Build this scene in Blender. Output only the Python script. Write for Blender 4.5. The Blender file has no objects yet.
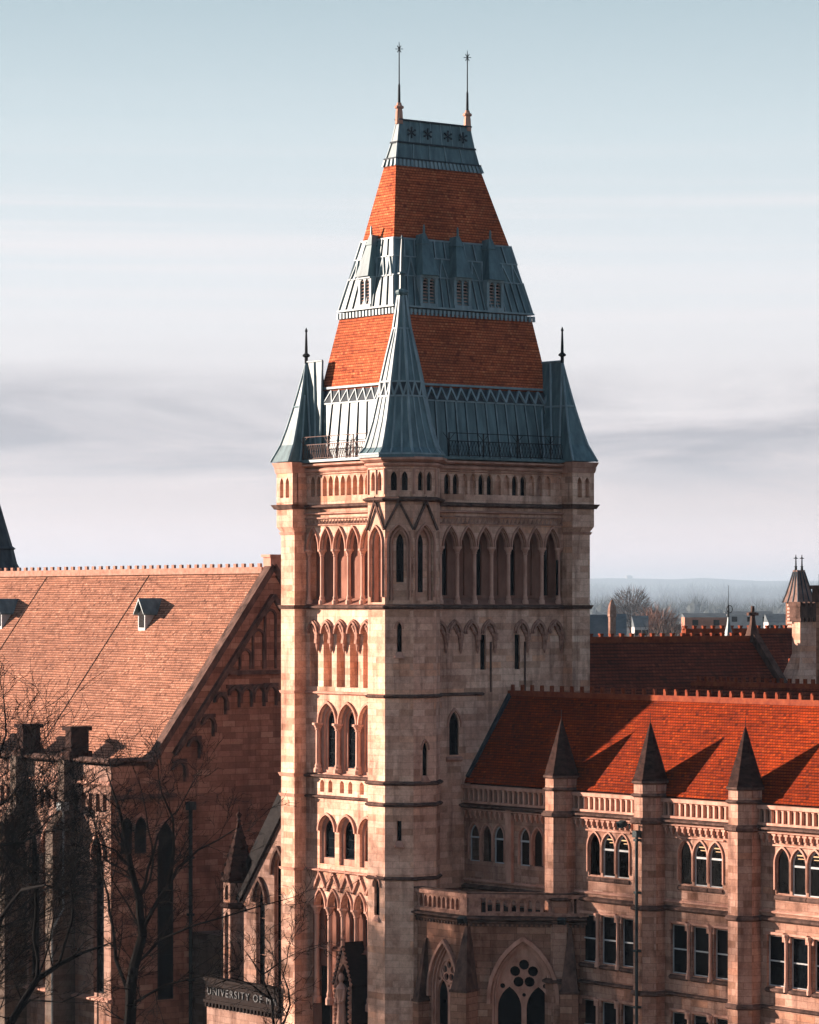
import bpy, math, random
from math import sin, cos, pi, radians, sqrt, atan2
from mathutils import Vector
from mathutils.geometry import tessellate_polygon
random.seed(11)
S = bpy.context.scene
COL = S.collection

# ------------------------------------------------------------------ materials
GAIN = {}
def g_(c, k): return (min(.9, c[0] * k * 1.0), min(.9, c[1] * k * .93), min(.9, c[2] * k * .88))
def nt_new(name):
    m = bpy.data.materials.new(name); m.use_nodes = True
    nt = m.node_tree; nt.nodes.clear()
    return m, nt
def N(nt, t, **k):
    n = nt.nodes.new(t)
    for a, b in k.items():
        if a.startswith('i_'):
            n.inputs[int(a[2:]) if a[2:].isdigit() else a[2:].replace('_', ' ')].default_value = b
        else: setattr(n, a, b)
    return n
def mixc(nt, fac, A, B, mode='MIX'):
    n = nt.nodes.new('ShaderNodeMix'); n.data_type = 'RGBA'; n.blend_type = mode
    for s_, v in ((n.inputs[0], fac), (n.inputs[6], A), (n.inputs[7], B)):
        if hasattr(v, 'links'): nt.links.new(v, s_)
        else: s_.default_value = v if not isinstance(v, tuple) else (*v, 1)[:4]
    return n.outputs[2]
def ramp(nt, fac, stops, interp='LINEAR'):
    n = nt.nodes.new('ShaderNodeValToRGB'); cr = n.color_ramp; cr.interpolation = interp
    while len(cr.elements) < len(stops): cr.elements.new(0.5)
    for e, (p, c) in zip(cr.elements, stops):
        e.position = p; e.color = (*c, 1) if len(c) == 3 else c
    nt.links.new(fac, n.inputs[0]); return n.outputs[0]
def surf_uv(nt):
    """u runs horizontally along any wall or roof, v is height"""
    g = N(nt, 'ShaderNodeNewGeometry')
    cr = N(nt, 'ShaderNodeVectorMath', operation='CROSS_PRODUCT'); cr.inputs[0].default_value = (0, 0, 1)
    nt.links.new(g.outputs['True Normal'], cr.inputs[1])
    nm = N(nt, 'ShaderNodeVectorMath', operation='NORMALIZE'); nt.links.new(cr.outputs[0], nm.inputs[0])
    d = N(nt, 'ShaderNodeVectorMath', operation='DOT_PRODUCT')
    nt.links.new(g.outputs['Position'], d.inputs[0]); nt.links.new(nm.outputs[0], d.inputs[1])
    sp = N(nt, 'ShaderNodeSeparateXYZ'); nt.links.new(g.outputs['Position'], sp.inputs[0])
    cb = N(nt, 'ShaderNodeCombineXYZ')
    nt.links.new(d.outputs['Value'], cb.inputs[0]); nt.links.new(sp.outputs[2], cb.inputs[1])
    return cb.outputs[0], g.outputs['Position']
def noise(nt, vec, scale, detail=4, rough=.6, stretch=None):
    if stretch:
        mp = N(nt, 'ShaderNodeMapping'); mp.inputs['Scale'].default_value = stretch
        nt.links.new(vec, mp.inputs[0]); vec = mp.outputs[0]
    n = N(nt, 'ShaderNodeTexNoise'); n.inputs['Scale'].default_value = scale
    n.inputs['Detail'].default_value = detail; n.inputs['Roughness'].default_value = rough
    nt.links.new(vec, n.inputs['Vector']); return n.outputs[0]
def finish(nt, col, rough=.85, bump=None, strength=.3, dist=.03, spec=.3, metal=0):
    p = N(nt, 'ShaderNodeBsdfPrincipled'); o = N(nt, 'ShaderNodeOutputMaterial')
    if hasattr(col, 'links'): nt.links.new(col, p.inputs['Base Color'])
    else: p.inputs['Base Color'].default_value = (*col, 1)
    if hasattr(rough, 'links'): nt.links.new(rough, p.inputs['Roughness'])
    else: p.inputs['Roughness'].default_value = rough
    p.inputs['Specular IOR Level'].default_value = spec; p.inputs['Metallic'].default_value = metal
    if bump is not None:
        b = N(nt, 'ShaderNodeBump'); b.inputs['Strength'].default_value = strength; b.inputs['Distance'].default_value = dist
        nt.links.new(bump, b.inputs['Height']); nt.links.new(b.outputs[0], p.inputs['Normal'])
    nt.links.new(p.outputs[0], o.inputs[0]); return p
def stone(name, stops, row=.36, width=.95, soot=.5, mortar=.55):
    m, nt = nt_new(name); uv, pos = surf_uv(nt)
    def bricks(w, r, off):
        b = N(nt, 'ShaderNodeTexBrick'); nt.links.new(uv, b.inputs['Vector']); b.offset = off
        b.inputs['Color1'].default_value = (0, 0, 0, 1); b.inputs['Color2'].default_value = (1, 1, 1, 1)
        b.inputs['Mortar'].default_value = (.5, .5, .5, 1)
        b.inputs['Scale'].default_value = 1; b.inputs['Brick Width'].default_value = w; b.inputs['Row Height'].default_value = r
        b.inputs['Mortar Size'].default_value = .013; b.inputs['Mortar Smooth'].default_value = .35
        return b
    b1 = bricks(width, row, .37); b2 = bricks(width * 1.62, row, .61)
    sp_ = N(nt, 'ShaderNodeSeparateXYZ'); nt.links.new(uv, sp_.inputs[0])
    dv_ = N(nt, 'ShaderNodeMath', operation='DIVIDE'); nt.links.new(sp_.outputs[1], dv_.inputs[0]); dv_.inputs[1].default_value = row
    fl_ = N(nt, 'ShaderNodeMath', operation='FLOOR'); nt.links.new(dv_.outputs[0], fl_.inputs[0])
    wn = N(nt, 'ShaderNodeTexWhiteNoise', noise_dimensions='1D'); nt.links.new(fl_.outputs[0], wn.inputs['W'])
    selr = ramp(nt, wn.outputs['Value'], [(.55, (0, 0, 0)), (.551, (1, 1, 1))])
    rnd = mixc(nt, selr, b1.outputs['Color'], b2.outputs['Color'])
    fa = N(nt, 'ShaderNodeMix'); fa.data_type = 'FLOAT'
    nt.links.new(selr, fa.inputs[0]); nt.links.new(b1.outputs['Fac'], fa.inputs[2]); nt.links.new(b2.outputs['Fac'], fa.inputs[3])
    fac = fa.outputs[0]
    col = ramp(nt, rnd, stops)
    big = noise(nt, pos, .35, 5, .62)
    col = mixc(nt, ramp(nt, big, [(.38, (1, 1, 1)), (.62, (0, 0, 0))]), col, mixc(nt, 1., col, (.78, .72, .72), 'MULTIPLY'))
    fine = noise(nt, pos, 5, 5, .7)
    col = mixc(nt, .42, col, ramp(nt, fine, [(.3, (.55, .5, .48)), (.7, (1.25, 1.22, 1.2))]), 'MULTIPLY')
    st = noise(nt, uv, 1.0, 5, .65, (1.3, .16, 1))
    col = mixc(nt, ramp(nt, st, [(.5, (0, 0, 0)), (.7, (soot,) * 3)]), col, mixc(nt, 1., col, (.3, .26, .26), 'MULTIPLY'))
    gr = noise(nt, pos, 1.1, 8, .72)
    col = mixc(nt, ramp(nt, gr, [(.5, (0, 0, 0)), (.68, (soot * .7,) * 3)]), col, mixc(nt, 1., col, (.42, .36, .34), 'MULTIPLY'))
    pit = noise(nt, pos, 14, 4, .8)
    col = mixc(nt, .5, col, ramp(nt, pit, [(.3, (.6, .57, .55)), (.5, (1, 1, 1)), (.75, (1.15, 1.13, 1.1))]), 'MULTIPLY')
    mf = N(nt, 'ShaderNodeMath', operation='MULTIPLY'); nt.links.new(fac, mf.inputs[0]); mf.inputs[1].default_value = mortar
    col = mixc(nt, mf.outputs[0], col, mixc(nt, 1., col, (.3, .26, .25), 'MULTIPLY'))
    h = mixc(nt, fac, mixc(nt, .35, rnd, fine), (0, 0, 0))
    finish(nt, col, .92, h, .55, .02, .05)
    return m
def tiles(name, lo, mid, hi, row=.155, width=.21, gap=.8, patch=.5):
    m, nt = nt_new(name); uv, pos = surf_uv(nt)
    wob = noise(nt, pos, .8, 3, .6)
    vm = N(nt, 'ShaderNodeVectorMath', operation='MULTIPLY_ADD')
    nt.links.new(wob, vm.inputs[0]); vm.inputs[1].default_value = (.03, .07, 0); nt.links.new(uv, vm.inputs[2])
    b = N(nt, 'ShaderNodeTexBrick'); nt.links.new(vm.outputs[0], b.inputs['Vector'])
    b.inputs['Color1'].default_value = (0, 0, 0, 1); b.inputs['Color2'].default_value = (1, 1, 1, 1)
    b.inputs['Mortar'].default_value = (.5, .5, .5, 1)
    b.inputs['Scale'].default_value = 1; b.inputs['Brick Width'].default_value = width; b.inputs['Row Height'].default_value = row
    b.inputs['Mortar Size'].default_value = .017; b.inputs['Mortar Smooth'].default_value = .6
    mid2 = tuple(m_ * .85 + l_ * .15 for m_, l_ in zip(mid, lo)); hi2 = tuple(m_ * .8 + h_ * .2 for m_, h_ in zip(mid, hi))
    col = ramp(nt, b.outputs['Color'], [(0, lo), (.1, mid2), (.5, mid), (.85, hi2), (1, hi)])
    # weathered courses: long streaks along the rows
    rows = noise(nt, uv, 1.0, 5, .7, (.35, 6.0, 1))
    col = mixc(nt, .75, col, ramp(nt, rows, [(.3, (.38, .36, .36)), (.5, (.95, .95, .95)), (.72, (1.5, 1.45, 1.4))]), 'MULTIPLY')
    big = noise(nt, pos, .25, 5, .6)
    mo = noise(nt, pos, 2.6, 7, .75)
    col = mixc(nt, .55, col, ramp(nt, mo, [(.36, (.42, .38, .36)), (.5, (1, 1, 1)), (.72, (1.22, 1.16, 1.1))]), 'MULTIPLY')
    col = mixc(nt, patch, col, ramp(nt, big, [(.35, (.6, .55, .55)), (.65, (1.25, 1.2, 1.15))]), 'MULTIPLY')
    mf = N(nt, 'ShaderNodeMath', operation='MULTIPLY'); nt.links.new(b.outputs['Fac'], mf.inputs[0]); mf.inputs[1].default_value = gap
    col = mixc(nt, mf.outputs[0], col, mixc(nt, 1., col, (.22, .18, .18), 'MULTIPLY'))
    # each course tilts a little: saw-tooth height
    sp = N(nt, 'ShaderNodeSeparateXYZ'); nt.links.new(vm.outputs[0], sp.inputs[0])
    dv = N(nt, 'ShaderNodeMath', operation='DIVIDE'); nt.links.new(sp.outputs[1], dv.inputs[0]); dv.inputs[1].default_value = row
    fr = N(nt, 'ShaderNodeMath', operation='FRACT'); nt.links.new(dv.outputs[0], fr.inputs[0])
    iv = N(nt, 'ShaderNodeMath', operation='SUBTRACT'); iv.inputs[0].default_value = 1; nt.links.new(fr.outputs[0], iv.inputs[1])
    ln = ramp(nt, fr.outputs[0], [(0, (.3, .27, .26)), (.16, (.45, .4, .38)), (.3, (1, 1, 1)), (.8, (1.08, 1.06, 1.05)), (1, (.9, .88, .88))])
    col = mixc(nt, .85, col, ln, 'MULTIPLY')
    h = mixc(nt, .25, iv.outputs[0], b.outputs['Color'])
    finish(nt, col, .85, h, .6, .035, .05)
    return m
def plain(name, c0, c1, scale=2, rough=.7, stretch=None, spec=.05, bump=.2, metal=0):
    m, nt = nt_new(name); g = N(nt, 'ShaderNodeNewGeometry')
    n = noise(nt, g.outputs['Position'], scale, 6, .65, stretch)
    finish(nt, ramp(nt, n, [(.32, c0), (.68, c1)]), rough, n, bump, .02, spec, metal)
    return m
STN = [(0, (.31, .2, .155)), (.12, (.4, .262, .21)), (.3, (.46, .315, .26)), (.6, (.49, .345, .29)), (.86, (.53, .385, .33)), (.95, (.49, .29, .21)), (1, (.58, .45, .39))]
STR = [(0, (.19, .1, .08)), (.25, (.24, .13, .1)), (.6, (.29, .16, .125)), (.88, (.33, .19, .15)), (1, (.4, .26, .21))]
M = dict(
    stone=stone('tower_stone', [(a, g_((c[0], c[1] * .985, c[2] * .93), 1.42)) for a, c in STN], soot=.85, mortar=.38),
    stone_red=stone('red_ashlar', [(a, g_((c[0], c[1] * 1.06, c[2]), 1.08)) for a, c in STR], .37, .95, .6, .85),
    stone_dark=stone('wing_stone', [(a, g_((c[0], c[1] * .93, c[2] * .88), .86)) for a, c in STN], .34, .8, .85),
    stone_hall_shade=stone('shaded_hall_stone', [(a, g_(c, .6)) for a, c in STN], .36, .9, .9),  # tower stone darkened; shade on hall and link is put into the colour
    stone_soot_shade=stone('sooty_shaded_ashlar', [(a, g_((c[0] * .8, c[1], c[2] * 1.05), .3)) for a, c in STN], .36, .9, .5),  # darker again, for soot and for the shade on the hall buttresses
    soot=plain('sooty_stone', (0.0322, 0.0207, 0.0172), (0.1323, 0.0782, 0.0633), 2.2, .95, (1, 1, .6)),
    mould=plain('moulded_stone', (0.2663, 0.1345, 0.0976), (0.5100, 0.2891, 0.2206), 1.6, .92, (1, 1, .5)),
    carve=plain('carved_stone', (0.1509, 0.0765, 0.0565), (0.4088, 0.2296, 0.1738), 3.5, .92),
    column=plain('column_stone', (0.3483, 0.1857, 0.1402), (0.5800, 0.3513, 0.2711), 2.5, .88, (1, 1, .35)),
    recess_shade=plain('shaded_recess_stone', (0.1516, 0.0673, 0.0487), (0.2725, 0.1346, 0.0975), 1.2, .95, (1, 1, .4)),  # darker stone; the shade inside the recesses is painted into it
    tile=tiles('orange_tiles', (0.202, 0.040, 0.018), (0.388, 0.092, 0.037), (0.479, 0.150, 0.063)),
    tile_wing=tiles('red_tiles', (0.074, 0.009, 0.002), (0.182, 0.022, 0.002), (0.270, 0.042, 0.004), .14, .2, .9, .85),
    tile_hall=tiles('sunlit_hall_tiles', (0.137, 0.061, 0.041), (0.287, 0.138, 0.091), (0.382, 0.208, 0.144), .155, .2, .95, .4),  # paler tile colour carries the grazing sun on the hall roof
    tile_old=tiles('old_red_tiles', (0.079, 0.019, 0.011), (0.152, 0.033, 0.018), (0.206, 0.050, 0.027), .19, .26, .9, .7),
    crest=plain('crest_tile', (0.1224, 0.0224, 0.0122), (0.2244, 0.0530, 0.0204), 3, .8),
    crest_hall=plain('crest_tile_pale', (0.211, 0.105, 0.074), (0.347, 0.198, 0.149), 3, .8),
    lead=plain('lead_sheet', (0.0285, 0.0623, 0.0731), (0.0957, 0.1670, 0.1849), 1.3, .5, (1.8, 1.8, .25), .32, .25),
    lead_dark=plain('lead_dark', (0.0113, 0.0185, 0.0247), (0.0422, 0.0561, 0.0688), 1.3, .75, (1.8, 1.8, .3), .1, .25),
    lead_rib=plain('lead_rib', (0.0978, 0.1544, 0.1766), (0.2307, 0.3029, 0.3264), 2, .55, (1, 1, .4), .3, .15),
    slate=plain('dark_slate', (0.0043, 0.0043, 0.0049), (0.0170, 0.0146, 0.0146), 2.5, .8, (1, 1, 3)),
    spire=plain('sooty_spire_stone', (0.0114, 0.0064, 0.0056), (0.0440, 0.0224, 0.0184), 2.5, .95, (1, 1, 2.2)),
    iron=plain('iron', (.005, .007, .009), (.016, .02, .023), 5, .8, None, .08),
    rust=plain('sunlit_railing_iron', (0.063, 0.042, 0.038), (0.140, 0.091, 0.077), 5, .7),  # lighter copy of the iron; sunlight on the left railing is in the colour
    pipe=plain('painted_pipe', (0.015, 0.025, 0.028), (0.035, 0.048, 0.050), 3, .45),
    pipe_pale=plain('pale_pipe', (0.120, 0.144, 0.152), (0.200, 0.220, 0.224), 3, .4),
    white=plain('white_paint', (0.2851, 0.3010, 0.3110), (0.3888, 0.3989, 0.4046), 4, .5),
    louvre=plain('louvre_stone', (0.3432, 0.2080, 0.1664), (0.5200, 0.3328, 0.2808), 4, .8),
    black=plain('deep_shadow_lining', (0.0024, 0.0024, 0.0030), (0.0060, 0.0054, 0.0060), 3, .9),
    bark=plain('bark', (0.0019, 0.0014, 0.0014), (0.0057, 0.0045, 0.0042), 6, .95),
    text=plain('letter_white', (0.0744, 0.0810, 0.0840), (0.1014, 0.1050, 0.1080), 5, .5),
    board=plain('sign_board', (0.0059, 0.0032, 0.0027), (0.0135, 0.0077, 0.0063), 4, .8),
)
def glass_mat():
    m, nt = nt_new('window_glass'); g = N(nt, 'ShaderNodeNewGeometry')
    n = noise(nt, g.outputs['Position'], 1.1, 2, .5)
    finish(nt, ramp(nt, n, [(.35, (.001, .002, .003)), (.7, (.003, .005, .007))]), .12, n, .05, .01, .025); return m
M['glass'] = glass_mat()
def clear_mat():
    m, nt = nt_new('clear_glass')
    t = N(nt, 'ShaderNodeBsdfTransparent'); t.inputs[0].default_value = (.7, .75, .78, 1)
    gl = N(nt, 'ShaderNodeBsdfGlossy'); gl.inputs['Roughness'].default_value = .04; gl.inputs[0].default_value = (.8, .85, .9, 1)
    mx = N(nt, 'ShaderNodeMixShader'); mx.inputs[0].default_value = .03
    nt.links.new(t.outputs[0], mx.inputs[1]); nt.links.new(gl.outputs[0], mx.inputs[2])
    o = N(nt, 'ShaderNodeOutputMaterial'); nt.links.new(mx.outputs[0], o.inputs[0]); return m
M['clear'] = clear_mat()
def lamp_mat():
    m, nt = nt_new('lamp_tube'); e = N(nt, 'ShaderNodeEmission'); e.inputs[0].default_value = (1, .52, .25, 1); e.inputs[1].default_value = .55
    o = N(nt, 'ShaderNodeOutputMaterial'); nt.links.new(e.outputs[0], o.inputs[0]); return m
M['lamp'] = lamp_mat()

# ------------------------------------------------------------------ mesh helpers
WO = {}
class MB:
    def __init__(s): s.v = []; s.f = []
    def poly(s, pts):
        i = len(s.v); s.v += [tuple(p) for p in pts]; s.f.append(tuple(range(i, i + len(pts))))
    def tri(s, pts, idx):
        i = len(s.v); s.v += [tuple(p) for p in pts]; s.f += [tuple(i + k for k in t) for t in idx]
    def hexa(s, p):   # 8 points: bottom 4, top 4
        i = len(s.v); s.v += [tuple(q) for q in p]
        for f in ((0, 3, 2, 1), (4, 5, 6, 7), (0, 1, 5, 4), (1, 2, 6, 5), (2, 3, 7, 6), (3, 0, 4, 7)):
            s.f.append(tuple(i + k for k in f))
    def box(s, x0, x1, y0, y1, z0, z1):
        s.hexa([(x0, y0, z0), (x1, y0, z0), (x1, y1, z0), (x0, y1, z0), (x0, y0, z1), (x1, y0, z1), (x1, y1, z1), (x0, y1, z1)])
    def lathe(s, cx, cy, prof, seg=8, ph=None, cap=True):
        if ph is None: ph = pi / seg
        i = len(s.v)
        for r, z in prof:
            for k in range(seg):
                a = ph + 2 * pi * k / seg; s.v.append((cx + r * cos(a), cy + r * sin(a), z))
        for j in range(len(prof) - 1):
            for k in range(seg):
                a = i + j * seg + k; b = i + j * seg + (k + 1) % seg
                s.f.append((a, b, b + seg, a + seg))
        if cap:
            s.f.append(tuple(i + k for k in range(seg))[::-1]); n = i + (len(prof) - 1) * seg
            s.f.append(tuple(n + k for k in range(seg)))
    def tube(s, a, b, r0, r1=None, seg=6):
        a = Vector(a); b = Vector(b); r1 = r0 if r1 is None else r1
        d = b - a
        if d.length < 1e-6: return
        d.normalize(); u = d.cross(Vector((0, 0, 1)) if abs(d.z) < .9 else Vector((1, 0, 0))).normalized(); w = d.cross(u)
        i = len(s.v)
        for c, r in ((a, r0), (b, r1)):
            for k in range(seg):
                t = 2 * pi * k / seg + pi / seg; q = c + u * (r * cos(t)) + w * (r * sin(t)); s.v.append(tuple(q))
        for k in range(seg):
            s.f.append((i + k, i + (k + 1) % seg, i + seg + (k + 1) % seg, i + seg + k))
        s.f.append(tuple(i + k for k in range(seg))); s.f.append(tuple(i + seg + k for k in range(seg)))
    def bar(s, a, b, w, h, up=(0, 0, 1)):   # rectangular bar along a-b
        a = Vector(a); b = Vector(b); d = (b - a).normalized(); up = Vector(up)
        sd = d.cross(up).normalized() * (w / 2); u = sd.cross(d).normalized() * (h / 2)
        s.hexa([a - sd - u, a + sd - u, b + sd - u, b - sd - u, a - sd + u, a + sd + u, b + sd + u, b - sd + u])
    def pieces(s, gap=.012):
        """pieces that neither share corners nor touch become separate meshes"""
        par = list(range(len(s.f)))
        def find(i):
            while par[i] != i: par[i] = par[par[i]]; i = par[i]
            return i
        own = {}
        for k, f in enumerate(s.f):
            for i in f:
                q = tuple(round(c, 3) for c in s.v[i])
                if q in own: par[find(k)] = find(own[q])
                else: own[q] = k
        g = {}
        for k in range(len(s.f)): g.setdefault(find(k), []).append(k)
        if len(g) == 1 or len(g) > 900: return [s]
        B = []
        for r, fs in g.items():
            ps = [s.v[i] for k in fs for i in s.f[k]]; B.append((r, [min(p[a] for p in ps) - gap for a in range(3)], [max(p[a] for p in ps) + gap for a in range(3)]))
        for i in range(len(B)):
            for j in range(i + 1, len(B)):
                if find(B[i][0]) != find(B[j][0]) and all(B[i][1][a] <= B[j][2][a] and B[j][1][a] <= B[i][2][a] for a in range(3)): par[find(B[i][0])] = find(B[j][0])
        out = {}
        for k, f in enumerate(s.f):
            m, mp = out.setdefault(find(k), (MB(), {}))
            for i in f:
                if i not in mp: mp[i] = len(m.v); m.v.append(s.v[i])
            m.f.append(tuple(mp[i] for i in f))
        return [m for m, _ in out.values()]
    def parts(s, key):
        """sort the faces into separate meshes, one per face of the tower or bay of the wing"""
        out = {}
        for f in s.f:
            c = [sum(s.v[i][k] for i in f) / len(f) for k in range(3)]; m, mp = out.setdefault(key(*c), (MB(), {}))
            for i in f:
                if i not in mp: mp[i] = len(m.v); m.v.append(s.v[i])
            m.f.append(tuple(mp[i] for i in f))
        return [out[k][0] for k in sorted(out)]
    def build(s, name, mat, parent=None, loc=None, whole=False):
        if parent and not whole and name == 'wall' and parent.name in ('gothic_tower', 'wing_building'):
            key = (lambda x, y, z: y > x) if parent.name == 'gothic_tower' else (lambda x, y, z: sum(y < p for p in (-9.4, -16.6, -23.8, -31.0)))
            for m in s.parts(key): last = m.build(name, mat, parent, whole=True)
            return last
        if parent and not whole and name not in ('crown', 'trunk', 'louvre', 'dormer_louvre', 'wall', 'drainpipe', 'lead_ribs', 'crockets', 'tracery'):
            m = s.pieces()
            if 1 < len(m) <= 60:
                big = None
                for q in m:
                    o = q.build(name, mat, parent, whole=True)
                    if big is None or len(q.v) > big[0]: big = (len(q.v), o)
                return big[1]
        o_ = WO.get(parent.name, (0, 0, 0)) if parent else (loc or (0, 0, 0))
        me = bpy.data.meshes.new(name)
        me.from_pydata([(x - o_[0], y - o_[1], z - o_[2]) for x, y, z in s.v], [], s.f)
        me.materials.append(M[mat] if isinstance(mat, str) else mat)
        ob = bpy.data.objects.new(name, me); COL.objects.link(ob)
        if parent: ob.parent = parent
        else: ob.location = o_
        WO[ob.name] = o_
        return ob
def thing(name, label, cat, loc, group=None):
    o = bpy.data.objects.new(name, None); COL.objects.link(o); o.location = loc; o.empty_display_size = .5
    WO[o.name] = tuple(loc); o['label'] = label; o['category'] = cat
    if group: o['group'] = group
    return o
def tag(o, label=None, cat=None, group=None, kind=None):
    for k, v in (('label', label), ('category', cat), ('group', group), ('kind', kind)):
        if v: o[k] = v
    return o
def copy_tree(o, parent=None, loc=None):
    c = o.copy(); COL.objects.link(c)
    if parent: c.parent = parent
    if loc: c.location = loc
    for ch in [q for q in S.objects if q.parent == o]: copy_tree(ch, c)
    return c

class Face:      # a vertical wall plane: s runs to the right seen from outside, d is outward
    def __init__(s, ox, oy, nx, ny):
        l = sqrt(nx * nx + ny * ny); s.ox, s.oy, s.nx, s.ny = ox, oy, nx / l, ny / l; s.tx, s.ty = -s.ny, s.nx
    def p(s, a, z, d=0): return (s.ox + s.tx * a + s.nx * d, s.oy + s.ty * a + s.ny * d, z)
    def box(s, mb, s0, s1, z0, z1, d0, d1):
        mb.hexa([s.p(s0, z0, d1), s.p(s1, z0, d1), s.p(s1, z0, d0), s.p(s0, z0, d0), s.p(s0, z1, d1), s.p(s1, z1, d1), s.p(s1, z1, d0), s.p(s0, z1, d0)])
    def course(s, mb, s0, s1, z0, z1, d, d0=-.05):   # string course with a weathered top
        h = z1 - z0
        mb.hexa([s.p(s0, z0, d * .45), s.p(s1, z0, d * .45), s.p(s1, z0, d0), s.p(s0, z0, d0), s.p(s0, z0 + .3 * h, d), s.p(s1, z0 + .3 * h, d), s.p(s1, z0 + .3 * h, d0), s.p(s0, z0 + .3 * h, d0)])
        mb.hexa([s.p(s0, z0 + .3 * h, d), s.p(s1, z0 + .3 * h, d), s.p(s1, z0 + .3 * h, d0), s.p(s0, z0 + .3 * h, d0), s.p(s0, z0 + .62 * h, d), s.p(s1, z0 + .62 * h, d), s.p(s1, z1, d0), s.p(s0, z1, d0)])
    def loop(s, pts, d): return [s.p(a, z, d) for a, z in pts]
    def strip(s, mb, A, B, da, db, close=False):
        n = len(A); i = len(mb.v); mb.v += s.loop(A, da) + s.loop(B, db)
        for k in range(n if close else n - 1):
            j = (k + 1) % n; mb.f.append((i + k, i + j, i + n + j, i + n + k))
    def band(s, mb, inner, outer, d0, d1):   # solid moulding between two open curves
        s.strip(mb, inner, outer, d1, d1); s.strip(mb, outer, outer, d1, d0); s.strip(mb, inner, inner, d0, d1)
def arch(c, hw, zs, za, n=7):
    h = za - zs
    if h < hw * 1.001: return [(c - hw * cos(pi * k / (2 * n)), zs + h * sin(pi * k / (2 * n))) for k in range(2 * n + 1)]
    R = (hw * hw + h * h) / (2 * hw); ta = math.acos((hw - R) / R)
    L = [(c - hw + R + R * cos(pi + (ta - pi) * k / n), zs + R * sin(pi + (ta - pi) * k / n)) for k in range(n + 1)]
    return L + [(2 * c - x, z) for x, z in L[-2::-1]]
class Op:        # an opening: centre, half width, sill, spring, apex, depth
    def __init__(s, c, hw, z0, zs, za, depth=.3, kind='glass', n=7):
        s.c, s.hw, s.z0, s.zs, s.za, s.depth, s.kind, s.n = c, hw, z0, zs, za, depth, kind, n
    def loop(s, g=0):
        if s.za <= s.zs: return [(s.c - s.hw - g, s.z0 - g), (s.c - s.hw - g, s.zs + g), (s.c + s.hw + g, s.zs + g), (s.c + s.hw + g, s.z0 - g)]
        return [(s.c - s.hw - g, s.z0 - g)] + arch(s.c, s.hw + g, s.zs, s.za + g * 1.2, s.n) + [(s.c + s.hw + g, s.z0 - g)]
def panel(mb, F, outer, holes, d=0):
    pls = [[Vector((a, z, 0)) for a, z in outer]] + [[Vector((a, z, 0)) for a, z in h][::-1] for h in holes]
    idx = tessellate_polygon(pls)
    mb.tri([F.p(q.x, q.y, d) for pl in pls for q in pl], [t for t in idx])
def wall(mb, F, s0, s1, z0, z1, ops, d=0, back=True):
    """front skin with holes, reveals, and blind backs; split per opening so each cell is simple"""
    ops = sorted(ops, key=lambda o: o.c)
    cuts = [s0] + [(a.c + a.hw + b.c - b.hw) / 2 for a, b in zip(ops, ops[1:])] + [s1]
    if not ops: mb.poly([F.p(s0, z0, d), F.p(s1, z0, d), F.p(s1, z1, d), F.p(s0, z1, d)]); return
    for o, a, b in zip(ops, cuts, cuts[1:]):
        L = o.loop()
        panel(mb, F, [(a, z0), (b, z0), (b, z1), (a, z1)], [L], d)
        F.strip(mb, L, L, d, d - o.depth, True)
        if o.kind == 'blind' and back: panel(mb, F, L, [], d - o.depth)
def window(parent, F, o, d=0, frame='white', bars='sash', label=None, glass='glass', fw=.06):
    mb = MB(); L = o.loop(.01); panel(mb, F, L, [], d - o.depth + .01)
    w = mb.build('window', glass, parent)
    if label: w['label'] = label
    if bars:
        fb = MB(); D = d - o.depth
        inner = o.loop(-fw); outer = o.loop(0)
        F.strip(fb, outer, inner, D + .06, D + .06, True); F.strip(fb, inner, inner, D + .06, D, True)
        if bars == 'sash':
            F.box(fb, o.c - o.hw, o.c + o.hw, (o.z0 + o.zs) / 2 - .035, (o.z0 + o.zs) / 2 + .035, D, D + .07)
        if bars == 'top': F.box(fb, o.c - o.hw, o.c + o.hw, o.zs - .12, o.zs - .02, D, D + .075)
        if bars == 'lead':
            for k in range(1, 4): F.box(fb, o.c - o.hw, o.c + o.hw, o.z0 + (o.za - o.z0) * k / 4, o.z0 + (o.za - o.z0) * k / 4 + .02, D, D + .03)
        fb.build('frame', frame, w)
    return w
def hood(mb, F, o, w=.12, g=.06, d0=0, d1=.14, drop=.25):
    a = Op(o.c, o.hw + g, o.zs, o.zs, o.za + g, n=o.n); b = Op(o.c, o.hw + g + w, o.zs, o.zs, o.za + g + w * 1.35, n=o.n)
    A = arch(a.c, a.hw, a.zs, a.za, o.n); B = arch(b.c, b.hw, b.zs, b.za, o.n)
    A = [(A[0][0], A[0][1] - drop)] + A + [(A[-1][0], A[-1][1] - drop)]; B = [(B[0][0], B[0][1] - drop)] + B + [(B[-1][0], B[-1][1] - drop)]
    F.band(mb, A, B, d0, d1)
def order(mb, F, o, g, w, d):   # a moulded inner order: a ring set back inside the reveal
    A = Op(o.c, o.hw - g - w, o.z0, o.zs, o.za - (g + w) * 1.25, n=o.n).loop(); B = Op(o.c, o.hw - g, o.z0, o.zs, o.za - g * 1.25, n=o.n).loop()
    F.strip(mb, B, A, d, d); F.strip(mb, A, A, d, d - .3)
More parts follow.
